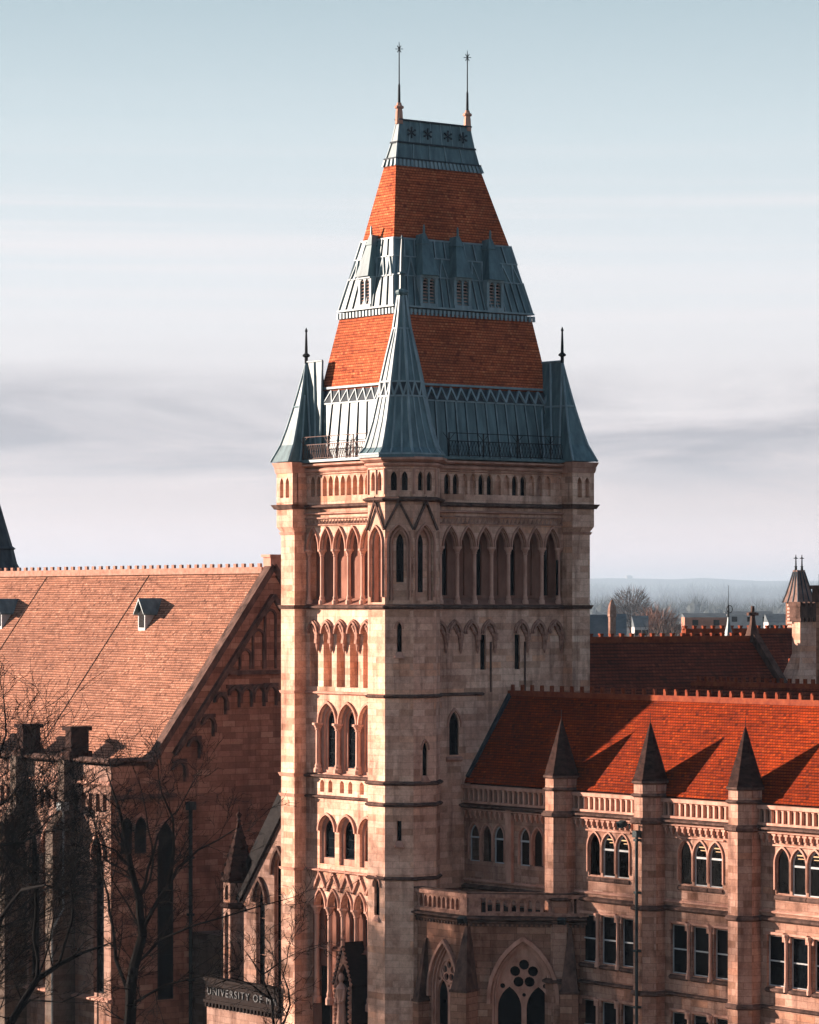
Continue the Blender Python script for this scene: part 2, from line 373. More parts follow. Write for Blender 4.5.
def column(parent, F, s, z0, z1, d, r, mat='column', seg=10, cap=.42, base=.5):
    x, y, _ = F.p(s, 0, d); h = z1 - z0; cap = min(cap, h * .2); base = min(base, h * .2); q = 2 * r
    pr = [(q * .9, z0), (q * .9, z0 + base * .4), (q * .62, z0 + base * .55), (q * .68, z0 + base * .75), (r, z0 + base), (r * .96, z1 - cap), (r * 1.35, z1 - cap + .04), (r * 1.1, z1 - cap + .09),
          (q * .95, z1 - .14), (q * 1.2, z1 - .12), (q * 1.2, z1)]
    mb = MB(); mb.lathe(x, y, pr, seg); return mb.build('column', mat, parent)
def spandrels(mb, F, cs, hw, zs, za, z1, s0, s1, depth, d=0, n=7):
    """arched wall above free-standing columns, open below the spring line"""
    cuts = [s0] + [(a + b) / 2 for a, b in zip(cs, cs[1:])] + [s1]
    for c, a, b in zip(cs, cuts, cuts[1:]):
        A = arch(c, hw, zs, za, n)
        panel(mb, F, [(a, zs)] + A + [(b, zs), (b, z1), (a, z1)], [], d)
        F.strip(mb, A, A, d, d - depth)
        for u, w in ((a, c - hw), (c + hw, b)):
            if w - u > .01: mb.poly([F.p(u, zs, d), F.p(w, zs, d), F.p(w, zs, d - depth), F.p(u, zs, d - depth)])

# ------------------------------------------------------------------ the tower
T = thing('gothic_tower', 'tall square sandstone tower with steep orange tiled roof and two ridge needles', 'tower', (5.7, 4.5, 0))
W0 = -.65
FR = Face(0, W0, 0, -1); FL = Face(W0, 0, -1, 0)        # right face (s = x), left face (s = -y)
ZA, ZB, ZC, ZD, ZE_, ZF = 38.6, 32.95, 28.1, 23.4, 22.25, 18.1
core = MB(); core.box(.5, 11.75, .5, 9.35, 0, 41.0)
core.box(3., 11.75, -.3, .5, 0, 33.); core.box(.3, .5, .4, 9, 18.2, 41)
core.build('inner_wall', 'recess_shade', T)
RX0, RX1 = 1.3, 10.85; LS0, LS1 = -8.45, -1.3
# --- frieze stage
mb = MB()
rn = [2.5, 3.1, 3.7, 4.3, 4.9, 5.5, 6.1, 6.7, 7.3, 7.9, 8.5, 9.1, 9.7]
ops = [Op(c, .21, 39.2, 40.0, 40.35, .2, 'glass' if i in (0, 1, 4, 5, 8, 9) else 'blind', 4) for i, c in enumerate(rn)] + [Op(10.5, .26, 39.25, 39.95, 40.3, .15, 'blind', 4)]
wall(mb, FR, RX0, RX1, ZA, 40.6, ops)
for o in ops:
    if o.kind == 'glass': window(T, FR, o, bars=None)
ln = [-7.75 + .58 * i for i in range(10)]
lops = [Op(c, .2, 39.2, 40.0, 40.35, .45, 'blind', 4) for c in ln if c < -1.9]
wall(mb, FL, LS0, LS1, ZA, 40.6, lops)
for F, a, b in ((FR, RX0, RX1), (FL, LS0, LS1)):
    F.box(mb, a, b, 37.95, 38.6, -.5, 0)
mb.build('frieze', 'stone', T)
mb = MB()
for F, a, b in ((FR, RX0, RX1), (FL, LS0, LS1)):
    F.course(mb, a, b, 40.55, 40.85, .18); F.course(mb, a, b, 40.85, 41.12, .42)
    F.course(mb, a, b, 38.15, 38.32, .2)
    F.course(mb, a, b, 40.42, 40.5, .1)
mb.build('cornice', 'mould', T)
mb = MB()
for F, a, b in ((FR, RX0, RX1), (FL, LS0, LS1)): F.course(mb, a, b, ZA - .1, ZA + .16, .32)
mb.build('string_course', 'soot', T)
mb = MB()     # carved dog-tooth band
for F, a, b in ((FR, 2.0, RX1), (FL, LS0, -1.9)):
    F.box(mb, a, b, 37.55, 37.62, 0, .1); F.box(mb, a, b, 37.92, 38.0, 0, .14)
    k = a + .1
    while k < b - .2:
        mb.poly([F.p(k, 37.62, .02), F.p(k + .13, 37.62, .1), F.p(k + .13, 37.92, .1)]); mb.poly([F.p(k + .13, 37.62, .1), F.p(k + .26, 37.62, .02), F.p(k + .13, 37.92, .1)])
        mb.poly([F.p(k, 37.62, .02), F.p(k + .26, 37.62, .02), F.p(k + .13, 37.66, .1)]); k += .3
mb.build('carved_band', 'carve', T)
# --- great arcades
rc = [2.7 + 1.21 * i for i in range(7)]; lc = [-7.66, -6.37, -5.07, -3.78, -2.49]
mb = MB()
spandrels(mb, FR, rc, .49, 36.3, 37.38, 37.95, RX0, RX1, .32); spandrels(mb, FL, lc, .53, 36.2, 37.37, 37.95, LS0, LS1, .32)
mb.build('arcade', 'stone', T)
mb = MB()
for F, cs, hw, zs in ((FR, rc, .49, 36.3), (FL, lc, .53, 36.2)):
    for c in cs: hood(mb, F, Op(c, hw, zs, zs, 37.38), .07, .015, 0, .13, 0); hood(mb, F, Op(c, hw - .12, zs, zs, 37.2), .05, .0, -.2, -.05, 0)
mb.build('hood_mould', 'mould', T)
mb = MB(); bd = -.72
iops = [Op(c + .1, .26, 33.6, 36.3, 36.9, .14, 'glass' if i in (0, 2, 4, 6) else 'blind', 5) for i, c in enumerate(rc)]
wall(mb, FR, RX0, RX1, ZB, 38, iops, bd)
liops = [Op(c, .27, 33.6, 36.2, 36.9, .28, 'glass' if i == 0 else 'blind', 5) for i, c in enumerate(lc)]
wall(mb, FL, LS0, LS1, ZB, 38, liops, bd)
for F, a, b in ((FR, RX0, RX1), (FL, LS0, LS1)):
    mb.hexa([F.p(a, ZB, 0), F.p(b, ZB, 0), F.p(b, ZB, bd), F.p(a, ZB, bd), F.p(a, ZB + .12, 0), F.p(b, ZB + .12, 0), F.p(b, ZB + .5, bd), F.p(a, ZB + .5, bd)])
mb.build('arcade_back_wall', 'recess_shade', T)
for F, io in ((FR, iops), (FL, liops)):
    for o in io:
        if o.kind == 'glass': window(T, F, o, bd, bars=None)
for c in [rc[0] - .6] + [c + .605 for c in rc]: column(T, FR, c, 33.1, 36.3, -.12, .105)
for c in [lc[0] - .6] + [c + .645 for c in lc[:-1]]: column(T, FL, c, 33.1, 36.2, -.12, .115)
mb = MB()
for F, a, b in ((FR, RX0, RX1), (FL, LS0, LS1)): F.course(mb, a, b, ZB - .13, ZB + .13, .22)
mb.build('string_course', 'soot', T)
# --- corbelled arch stage
mb = MB()
lc2 = [-7.62, -6.3, -5.03, -3.77, -2.52]
lops = [Op(c, .4, 28.45, 31.5, 32.05, .5, 'blind', 5) for c in lc2]
wall(mb, FL, LS0, LS1, ZC, ZB, lops)
rc2 = [1.95, 2.98, 4.17, 5.4, 7.75, 8.98, 10.2]
slot = [Op(5.02, .2, 29.45, 31.4, 0, .14), Op(7.48, .2, 29.45, 31.4, 0, .14)]
wall(mb, FR, RX0, RX1, ZC, ZB, slot)
mb.build('wall', 'stone', T)
for o in slot: window(T, FR, o, bars=None)
mb = MB()
for F, cs, hw in ((FL, lc2, .4), (FR, rc2, .36)):
    for c in cs:
        o = Op(c, hw, 31.45, 31.45, 32.05, n=6)
        hood(mb, F, o, .1, .0, 0, .2, .0); hood(mb, F, o, .07, .12, 0, .12, .0)
        x = c + hw + .05
        F.box(mb, x - .1, x + .12, 31.1, 31.5, -.05, .24); F.box(mb, x - .08, x + .09, 30.75, 31.1, -.05, .17)
        if F is FL:
            F.box(mb, x - .11, x + .12, 30.9, 31.12, -.05, .26)
        px, py, _ = F.p(x, 0, .08); mb.lathe(px, py, [(.02, 30.35), (.1, 30.6), (.13, 31.0), (.17, 31.3), (.1, 31.45)], 8)
        for k in range(5):   # carved foliage head
            qx, qy, _ = F.p(c + .05 + .1 * k * .8 - .05, 0, .06); zz = 31.85 - .12 * k
            mb.lathe(qx, qy, [(.02, zz - .12), (.11, zz - .05), (.12, zz + .04), (.03, zz + .12)], 6)
mb.build('corbel_arches', 'carve', T)
mb = MB()
FL.course(mb, LS0, LS1, ZC - .08, ZC + .12, .16)
mb.build('string_course', 'mould', T)
mb = MB(); FR.course(mb, RX0, 5.0, ZC - .08, ZC + .12, .16)
FR.box(mb, 5.5, 5.6, 28.2, 31.0, -.02, .06); FR.box(mb, 7.95, 8.05, 28.2, 31.0, -.02, .06)
mb.build('string_course', 'soot', T)
# --- stage C-D : triple window on the left, lancet on the right
mb = MB(); lc3 = [-6.28, -4.35, -2.43]
spandrels(mb, FL, lc3, .8, 26.4, 27.5, ZC, LS0, LS1, .14)
FL.box(mb, LS0, lc3[0] - .98, ZD, 26.4, -.3, 0)
o = Op(2.98, .34, 24.75, 26.4, 27.15, .16)
wall(mb, FR, RX0, RX1, ZD - 6, ZC, [o]); window(T, FR, o, bars='lead', frame='iron')
mb.build('wall', 'stone', T)
mb = MB(); hood(mb, FR, o, .1, .08, 0, .1, .1)
for c in lc3: hood(mb, FL, Op(c, .8, 26.4, 26.4, 27.5), .1, .02, 0, .12, 0)
FR.course(mb, 2.4, 3.5, 24.4, 24.7, .15)
mb.build('hood_mould', 'mould', T)
mb = MB(); w3 = [Op(c + .05, .42, 23.9, 26.4, 27.1, .14) for c in lc3]
wall(mb, FL, LS0, LS1, ZD, ZC, [Op(q.c, .6, 23.75, 26.4, 27.3, .1) for q in w3], -.14)
wall(mb, FL, LS0, LS1, ZD, ZC, w3, -.24)
mb.hexa([FL.p(LS0, ZD, 0), FL.p(LS1, ZD, 0), FL.p(LS1, ZD, -.8), FL.p(LS0, ZD, -.8), FL.p(LS0, ZD + .15, 0), FL.p(LS1, ZD + .15, 0), FL.p(LS1, ZD + .5, -.8), FL.p(LS0, ZD + .5, -.8)])
mb.build('window_surround', 'mould', T)
for o in w3: window(T, FL, o, -.24, bars='lead', frame='iron')
for c in [-7.23, -5.32, -3.4]: column(T, FL, c, 23.6, 26.4, -.0, .15)
# --- small niches stage
mb = MB(); sm = [Op(c, .2, 22.5, 22.95, 23.2, .35, 'blind', 4) for c in (-6.85, -6.05, -4.93, -4.14, -3.05, -2.3)]
wall(mb, FL, LS0, LS1, ZE_, ZD, sm); mb.build('wall', 'stone', T)
mb = MB(); FL.course(mb, LS0, LS1, ZD - .1, ZD + .13, .24); FL.course(mb, LS0, LS1, ZE_ - .1, ZE_ + .1, .18)
mb.build('string_course', 'soot', T)
# --- stage E-F triple lancets
mb = MB(); lc5 = [-6.35, -4.45, -2.5]
o5 = [Op(c, .74, 18.45, 20.3, 21.2, .16) for c in lc5]
wall(mb, FL, LS0, LS1, ZF, ZE_, o5); mb.build('wall', 'stone', T)
mb = MB()
for o in o5: hood(mb, FL, o, .1, .02, 0, .12, 0)
i5 = [Op(c + .02, .52, 18.8, 20.3, 20.95, .18) for c in lc5]
wall(mb, FL, LS0, LS1, ZF, ZE_ - .2, i5, -.16)
mb.build('window_surround', 'mould', T)
for o in i5: window(T, FL, o, -.16, bars='lead', frame='iron')
mb = MB(); FL.course(mb, LS0, LS1, ZF - .1, ZF + .08, .2); mb.build('string_course', 'mould', T)
# --- gabled arcade over the entrance
mb = MB(); gc = [-7.0, -5.72, -4.45, -3.2, -1.95]
spandrels(mb, FL, gc, .47, 16.05, 16.95, ZF, LS0, LS1, .35)
mb.build('arcade', 'stone', T)
mb = MB()
for c in gc:
    hood(mb, FL, Op(c, .47, 16.05, 16.05, 16.95), .08, .02, 0, .1, 0)
    for sg in (-1, 1): mb.bar(FL.p(c, 17.98, .07), FL.p(c + sg * .63, 16.95, .07), .12, .12, (FL.nx, FL.ny, 0))
    q = FL.p(c, 0, .1); mb.lathe(q[0], q[1], [(.05, 17.9), (.09, 18.05), (.02, 18.2)], 6)
mb.build('gable_moulding', 'mould', T)
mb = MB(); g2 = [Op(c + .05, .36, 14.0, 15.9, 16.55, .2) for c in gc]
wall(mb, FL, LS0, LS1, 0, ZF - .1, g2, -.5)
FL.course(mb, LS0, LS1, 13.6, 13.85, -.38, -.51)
mb.build('recessed_wall', 'recess_shade', T)
for o in g2: window(T, FL, o, -.5, bars='lead', frame='iron')
for c in [-7.63] + [g + .635 for g in gc[:-1]]: column(T, FL, c, 10.5, 16.05, -.2, .15, 'column', cap=.5, base=.8)
mb = MB()
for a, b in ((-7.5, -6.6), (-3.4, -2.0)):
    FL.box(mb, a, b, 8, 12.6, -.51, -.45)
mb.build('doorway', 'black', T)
# --- corner piers
def pier(F, s0, s1, fs0, fs1):
    mb = MB()
    F.box(mb, s0, s1, 0, 37.2, -1.2, .8)
    mb.hexa([F.p(s0, 37.2, .8), F.p(s1, 37.2, .8), F.p(s1, 37.2, -1.2), F.p(s0, 37.2, -1.2), F.p(fs0, 37.5, .98), F.p(fs1, 37.5, .98), F.p(fs1, 37.5, -1.2), F.p(fs0, 37.5, -1.2)])
    F.box(mb, fs0, fs1, 37.5, ZA, -1.2, .98)
    c = (fs0 + fs1) / 2
    o = [Op(c - .28, .17, 39.15, 39.95, 40.3, .3, 'blind', 4), Op(c + .28, .17, 39.15, 39.95, 40.3, .3, 'blind', 4)]
    wall(mb, F, fs0, fs1, ZA, 40.6, o, .98)
    F.box(mb, fs0, fs1, ZA, 40.6, -1.2, .66)
    mb.poly([F.p(fs0, ZA, .98), F.p(fs0, 40.6, .98), F.p(fs0, 40.6, .6), F.p(fs0, ZA, .6)]); mb.poly([F.p(fs1, ZA, .98), F.p(fs1, 40.6, .98), F.p(fs1, 40.6, .6), F.p(fs1, ZA, .6)])
    p = mb.build('corner_pier', 'stone', T)
    mb = MB()
    def ring(z0, z1, e, a, b, dd):
        mb.hexa([F.p(a - e * .4, z0, dd + e * .4), F.p(b + e * .4, z0, dd + e * .4), F.p(b + e * .4, z0, -.7), F.p(a - e * .4, z0, -.7), F.p(a - e, z1, dd + e), F.p(b + e, z1, dd + e), F.p(b + e, z1, -.7), F.p(a - e, z1, -.7)])
    ring(40.55, 40.82, .1, fs0, fs1, .98); ring(40.83, 41.15, .2, fs0, fs1, .98)
    ring(37.05, 37.2, .1, s0, s1, .8)
    ring(18.0, 18.15, .12, s0, s1, .8); ring(ZE_ - .08, ZE_ + .1, .12, s0, s1, .8); ring(ZD - .08, ZD + .12, .14, s0, s1, .8); ring(ZC - .06, ZC + .1, .1, s0, s1, .8)
    mb.build('moulding', 'mould', p)
    mb = MB(); ring(ZA - .1, ZA + .16, .25, fs0, fs1, .98); ring(ZB - .12, ZB + .1, .16, s0, s1, .8); mb.build('string_course', 'soot', p)
    return p
pier(FL, -9.75, -8.42, -9.95, -8.35); pier(FR, 10.82, 12.12, 10.7, 12.28)
mb = MB(); o = Op(10.35, .1, 33.6, 35.6, 0, .2); panel(mb, FR, o.loop(), [], .01); mb.build('slit_window', 'glass', T)
# --- octagonal stair turret
R8 = 2.05; AP = R8 * cos(pi / 8); E2 = R8 * sin(pi / 8)
st = MB()
TF = [Face(AP * cos(a), AP * sin(a), cos(a), sin(a)) for a in [k * pi / 4 for k in range(8)]]
vis = {4: FL, 5: None, 6: FR}      # 4: -x, 5: diagonal, 6: -y
tops = {4: [Op(0, .52, 33.2, 36.4, 37.3, .5, 'blind')], 5: [Op(0, .56, 33.3, 36.4, 37.4, .32, 'blind')], 6: [Op(0, .56, 33.3, 36.4, 37.4, .32, 'blind')]}
def tface(k, z0, z1, ops, d=0): wall(st, TF[k], -E2, E2, z0, z1, ops, d)
TW = []
for k in range(8):
    if k not in (4, 5, 6):
        tface(k, 0, 41, []); continue
    fr = [Op(-.3, .17, 39.3, 40.0, 40.35, .15, 'glass' if k > 4 else 'blind', 4), Op(.3, .17, 39.3, 40.0, 40.35, .15, 'glass' if k > 4 else 'blind', 4)]
    tface(k, ZA, 41, fr)
    if k > 4: TW += [(k, o, 0) for o in fr]
    tface(k, ZB, ZA, tops[k])
    if k == 5: s1 = Op(0, .14, 30.5, 31.8, 32.1, .4)
    if k == 4: tface(k, ZD, ZB, [])
    if k == 5:
        tface(k, ZC, ZB, [s1]); tface(k, ZD, ZC, []); s2 = Op(0, .13, 20.2, 21.3, 0, .4); tface(k, 0, ZD, [s2]); TW += [(k, s1, 0), (k, s2, 0)]
    if k == 6:
        s3 = Op(0, .16, 23.75, 25.2, 25.6, .12); tface(k, ZD, ZB, [s3]); TW.append((k, s3, 0)); tface(k, 0, ZD, [])
    if k == 4:
        s4 = Op(.05, .24, 16.1, 17.7, 18.15, .16); tface(k, 0, ZD, [s4]); TW.append((k, s4, 0))
TUR = st.build('stair_turret', 'stone', T)
for k, o, d in TW: window(TUR, TF[k], o, d, bars=None)
mb = MB()
for k in (4, 5, 6):
    F = TF[k]
    sl = Op({4: .12, 5: 0, 6: -.12}[k], .16 if k == 4 else .2, {4: 34.9, 5: 34.3, 6: 33.75}[k], 36.4, 36.95, .02)
    panel(mb, F, sl.loop(), [], -.3 + (-.19 if k == 4 else 0))
mb.build('window', 'glass', TUR)
mb = MB()
for k in (4, 5, 6):
    F = TF[k]; o = tops[k][0]
    hood(mb, F, o, .08, .03, 0, .1, 2.9); order(mb, F, o, .06, .1, -.12); 
    for sg in (-1, 1): F.box(mb, sg * .74 - .05, sg * .74 + .05, 39.1, 40.5, 0, .06)
    F.box(mb, -.7, .7, 40.45, 40.53, 0, .06); F.box(mb, -.04, .04, 39.1, 40.5, 0, .06)
for o, k in ((s1, 5), (s3, 6), (s4, 4)): hood(mb, TF[k], o, .07, .05, 0, .09, .05)
for o, k in ((s1, 5), (s2, 5), (s3, 6), (s4, 4)):
    F = TF[k]; mb.hexa([F.p(o.c - .3, o.z0 - .35, .14), F.p(o.c + .3, o.z0 - .35, .14), F.p(o.c + .3, o.z0 - .35, 0), F.p(o.c - .3, o.z0 - .35, 0), F.p(o.c - .22, o.z0 - .28, .14), F.p(o.c + .22, o.z0 - .28, .14), F.p(o.c + .15, o.z0, 0), F.p(o.c - .15, o.z0, 0)])
for z0, z1, e in ((40.6, 40.85, .2), (40.86, 41.18, .42)):
    mb.lathe(0, 0, [(R8, z0 - .01), (R8 + e * .4, z0), (R8 + e, z0 + (z1 - z0) * .4), (R8 + e, z1 - .06), (R8, z1)], 8, cap=False)
mb.build('moulding', 'mould', TUR)
mb = MB()
for k in (4, 5, 6):
    F = TF[k]
    for sg in (-1, 1): mb.bar(F.p(0, 38.72, .12), F.p(sg * (E2 + .02), 37.15, .09), .12, .1, (F.nx, F.ny, 0))
    q = F.p(0, 0, .12); mb.lathe(q[0], q[1], [(.06, 38.6), (.12, 38.75), (.03, 39.0)], 6)
for z0, z1, e in ((ZA + .1, ZA + .36, .3), (ZB - .12, ZB + .14, .25), (ZC - .12, ZC + .08, .16), (ZD - .18, ZD + .05, .2), (22.05, 22.28, .18), (18.05, 18.25, .14)):
    mb.lathe(0, 0, [(R8, z0 - .01), (R8 + e * .5, z0), (R8 + e, z0 + (z1 - z0) * .35), (R8 + e, z0 + (z1 - z0) * .6), (R8, z1)], 8, cap=False)
mb.build('string_course', 'soot', TUR)

# --- roof
LV = [(60.5, 3.02, 8.05, 4.45, 4.68), (59.2, 2.75, 8.26, 4.27, 4.83), (58.25, 2.5, 8.44, 4.07, 5.03), (53.65, 1.66, 9.95, 3.16, 6.13), (49.7, .92, 10.8, 2.17, 7.31), (49.6, .96, 10.78, 2.2, 7.27), (45.2, .2, 11.35, 1.2, 8.15), (44.5, .05, 11.35, 1.0, 8.35), (41.15, -.2, 11.6, .45, 8.95)]
def frust(mb, A, B):
    za, ax0, ax1, ay0, ay1 = A; zb, bx0, bx1, by0, by1 = B
    a = [(ax0, ay0, za), (ax1, ay0, za), (ax1, ay1, za), (ax0, ay1, za)]; b = [(bx0, by0, zb), (bx1, by0, zb), (bx1, by1, zb), (bx0, by1, zb)]
    for k in range(4): mb.poly([b[k], b[(k + 1) % 4], a[(k + 1) % 4], a[k]])
def lerpL(A, B, t): return tuple(a + (b - a) * t for a, b in zip(A, B))
def grow(L, e): return (L[0], L[1] - e, L[2] + e, L[3] - e, L[4] + e)
rf = MB(); frust(rf, lerpL(LV[2], LV[3], .04), LV[3]); frust(rf, LV[5], LV[6]); ROOF = rf.build('tiled_roof', 'tile', T)
ld = MB()
frust(ld, grow(LV[0], .02), grow(LV[1], .04)); ld.poly([(3.05, 4.45, 60.52), (8.24, 4.45, 60.52), (8.24, 4.68, 60.52), (3.05, 4.68, 60.52)])
frust(ld, grow(LV[1], .0), grow(LV[2], .0))
CAP = ld.build('lead_cap', 'lead', T)
def ringcourse(mb, L, h, e, e2=None):
    z = L[0]; e2 = e if e2 is None else e2
    A = grow(L, e2); B = grow(L, e); frust(mb, (z + h, *A[1:]), (z, *B[1:]))
    mb.poly([(B[1], B[3], z), (B[2], B[3], z), (B[2], B[4], z), (B[1], B[4], z)]); mb.poly([(A[1], A[3], z + h), (A[2], A[3], z + h), (A[2], A[4], z + h), (A[1], A[4], z + h)])
mb = MB()
ringcourse(mb, (59.2, *LV[1][1:]), .09, .08); ringcourse(mb, (58.25, *LV[2][1:]), .09, .1); ringcourse(mb, (60.5, *LV[0][1:]), .09, .1)
mb.build('roll_moulding', 'lead_dark', CAP)
def ribs(mb, A, B, nx, ny, w=.07, h=.08, sides=(0, 3)):
    # ribs run down the slope on the -y side (0) and the -x side (3)
    if 0 in sides:
        for k in range(nx + 1):
            t = k / nx; a = (A[1] + (A[2] - A[1]) * t, A[3], A[0]); b = (B[1] + (B[2] - B[1]) * t, B[3], B[0])
            mb.bar((a[0], a[1] - h / 3, a[2]), (b[0], b[1] - h / 3, b[2]), w, h, (0, -1, .3))
    if 3 in sides:
        for k in range(ny + 1):
            t = k / ny; a = (A[1], A[3] + (A[4] - A[3]) * t, A[0]); b = (B[1], B[3] + (B[4] - B[3]) * t, B[0])
            mb.bar((a[0] - h / 3, a[1], a[2]), (b[0] - h / 3, b[1], b[2]), w, h, (-1, 0, .3))
mb = MB(); s1_ = lerpL(LV[2], LV[3], -.0); e1 = lerpL(LV[2], LV[3], .085)
ribs(mb, grow(LV[2], .03), grow(e1, .04), 22, 3, .15, .08); frust(mb, grow(LV[2], .015), grow(e1, .02))
ribs(mb, grow(LV[1], .0), grow(LV[2], .0), 5, 1, .05, .07); ribs(mb, LV[0], LV[1], 7, 1, .05, .06)
mb.build('lead_ribs', 'lead_rib', CAP)
mb = MB()   # six-pointed stars fixed to the cap
for x in (3.75, 4.9, 6.35, 7.45):
    c = Vector((x, 4.29, 59.85))
    for a in range(6):
        t = a * pi / 3; mb.bar(c, c + Vector((.26 * sin(t), -.02, .26 * cos(t))), .06, .06, (0, -1, 0)); q = c + Vector((.27 * sin(t), -.02, .27 * cos(t))); mb.box(q.x - .05, q.x + .05, q.y - .03, q.y + .02, q.z - .05, q.z + .05)
mb.build('star_ornament', 'lead_dark', CAP)
# dormer band
bd_ = MB(); frust(bd_, grow(LV[3], .05), grow(LV[4], .05)); BAND = bd_.build('lead_band', 'lead', T)
mb = MB()
ringcourse(mb, (53.6, *LV[3][1:]), .1, .1); Lm = lerpL(LV[3], LV[4], .27); ringcourse(mb, Lm, .07, .1); Lm2 = lerpL(LV[3], LV[4], .55); ringcourse(mb, Lm2, .07, .1)
ringcourse(mb, (49.7, *LV[4][1:]), .1, .12)
ribs(mb, grow(Lm2, .05), grow(LV[4], .05), 20, 8, .05, .09); ribs(mb, grow(LV[3], .05), grow(Lm, .05), 12, 6, .07)
for k in range(12):        # crossing diagonals between the rails
    for F_ in (0, 1):
        if F_ == 0:
            xa = Lm[1] + (Lm[2] - Lm[1]) * (k + .5) / 12; xb = Lm2[1] + (Lm2[2] - Lm2[1]) * (k + .15) / 12; xc = Lm2[1] + (Lm2[2] - Lm2[1]) * (k + .85) / 12
            for q in (xb, xc): mb.bar((xa, Lm[3] - .08, Lm[0]), (q, Lm2[3] - .08, Lm2[0]), .07, .1, (0, -1, .3))
        elif k < 6:
            ya = Lm[3] + (Lm[4] - Lm[3]) * (k + .5) / 6; yb = Lm2[3] + (Lm2[4] - Lm2[3]) * (k + .15) / 6; yc = Lm2[3] + (Lm2[4] - Lm2[3]) * (k + .85) / 6
            for q in (yb, yc): mb.bar((Lm[1] - .08, ya, Lm[0]), (Lm2[1] - .08, q, Lm2[0]), .07, .1, (-1, 0, .3))
tA = LV[4]; tB = (49.3, *grow(LV[5], .12)[1:])
ribs(mb, grow((49.62, *tA[1:]), .06), grow(tB, -.02), 34, 17, .15, .1); frust(mb, grow((49.62, *tA[1:]), .02), grow(tB, -.1))
mb.build('lead_ribs', 'lead_rib', BAND)
def lyr(z):   # roof plane interpolation
    for A, B in zip(LV, LV[1:]):
        if A[0] >= z >= B[0]: return lerpL(A, B, (A[0] - z) / (A[0] - B[0]))
def dormer(F, s, off):
    """louvred dormer; off(z) gives the roof plane's distance behind F"""
    D = MB(); w = .6; f = off(49.9) + .1
    # hooded lead roof: a tall pyramid-like cap that overhangs the opening
    z0, z1, z2 = 51.55, 53.35, 53.75
    P = F.p
    D.hexa([P(s - w, z0, f + .22), P(s + w, z0, f + .22), P(s + w, z0, off(z0) - .3), P(s - w, z0, off(z0) - .3),
            P(s - .24, z1, f - .32), P(s + .24, z1, f - .32), P(s + .24, z1, off(z1) - .4), P(s - .24, z1, off(z1) - .4)])
    D.hexa([P(s - .3, z1, f - .26), P(s + .3, z1, f - .26), P(s + .3, z1, off(z1) - .4), P(s - .3, z1, off(z1) - .4),
            P(s - .1, z2 + .2, f - .45), P(s + .1, z2 + .2, f - .45), P(s + .1, z2 + .1, off(z1) - .6), P(s - .1, z2 + .1, off(z1) - .6)])
    x, y, _ = P(s, 0, f - .48); D.lathe(x, y, [(.12, 53.6), (.07, 53.9), (.06, 54.3), (.03, 54.45)], 6)
    d = D.build('dormer', 'lead', T)
    L = MB(); 
    for sg in (-1, 1): F.box(L, s + sg * (w - .08) - .09, s + sg * (w - .08) + .09, 49.85, z0, off(50.5) - .6, f)
    F.box(L, s - w, s + w, 49.75, 49.98, off(50) - .5, f + .05); F.box(L, s - w, s + w, z0 - .12, z0, off(50.5) - .5, f + .08)
    F.box(L, s - .045, s + .045, 49.9, z0, f - .2, f)
    # cusped heads
    for c in (s - .225, s + .225): F.band(L, arch(c, .17, 51.2, 51.42, 4), [(a, 51.45) for a, _ in arch(c, .17, 51.2, 51.42, 4)], f - .1, f)
    L.build('dormer_frame', 'lead_rib', d)
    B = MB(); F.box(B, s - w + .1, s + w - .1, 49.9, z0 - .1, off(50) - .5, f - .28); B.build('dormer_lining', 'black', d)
    V = MB()
    for k in range(8):
        z = 50.02 + .18 * k
        for c in (s - .225, s + .225): V.hexa([P(c - .17, z, f - .03), P(c + .17, z, f - .03), P(c + .17, z, f - .06), P(c - .17, z, f - .06), P(c - .17, z + .1, f - .2), P(c + .17, z + .1, f - .2), P(c + .17, z + .1, f - .24), P(c - .17, z + .1, f - .24)])
    V.build('louvre', 'louvre', d)
    return d
FR0 = Face(0, 0, 0, -1); FL0 = Face(0, 0, -1, 0)
for x in (3.35, 5.75, 8.1): dormer(FR0, x, lambda z: -lyr(z)[3])
for y in (4.85, ): dormer(FL0, -y, lambda z: -lyr(z)[1])
# base skirt
sk = MB(); frust(sk, grow(LV[6], .05), grow(LV[7], .1)); frust(sk, grow(LV[7], .06), LV[8])
sk.box(-1.0, 12.1, -.95, 9.9, 41.1, 41.2); SK = sk.build('lead_skirt', 'lead', T)
mb = MB(); frust(mb, grow(LV[6], .07), grow(LV[7], .12)); mb.build('zigzag_ground', 'lead_dark', SK)
mb = MB(); ribs(mb, grow(LV[7], .05), grow(LV[8], .02), 16, 9, .12, .05); mb.build('rib_shadow', 'lead_dark', SK)  # dark strips under the ribs paint their shadow lines
mb = MB()
ringcourse(mb, (45.3, *LV[6][1:]), .12, .14); ringcourse(mb, (44.42, *LV[7][1:]), .08, .13)
ribs(mb, grow(LV[7], .05), grow(LV[8], .02), 16, 9, .07, .09)
for k in range(16):
    A, B = LV[6], LV[7]
    xa = A[1] + (A[2] - A[1]) * (k + .5) / 16
    for q in (k, k + 1): mb.bar((xa, A[3] - .16, A[0]), (B[1] + (B[2] - B[1]) * q / 16, B[3] - .16, B[0]), .1, .16, (0, -1, .3))
    if k < 9:
        ya = A[3] + (A[4] - A[3]) * (k + .5) / 9
        for q in (k, k + 1): mb.bar((A[1] - .1, ya, A[0]), (B[1] - .1, B[3] + (B[4] - B[3]) * q / 9, B[0]), .07, .08, (-1, 0, .3))
mb.build('lead_ribs', 'lead_rib', SK)
mb = MB()
for F, a, b in ((FR, 1.5, 10.9), (FL, -8.6, -1.5)): F.box(mb, a, b, 41.12, 41.26, -.6, .5)
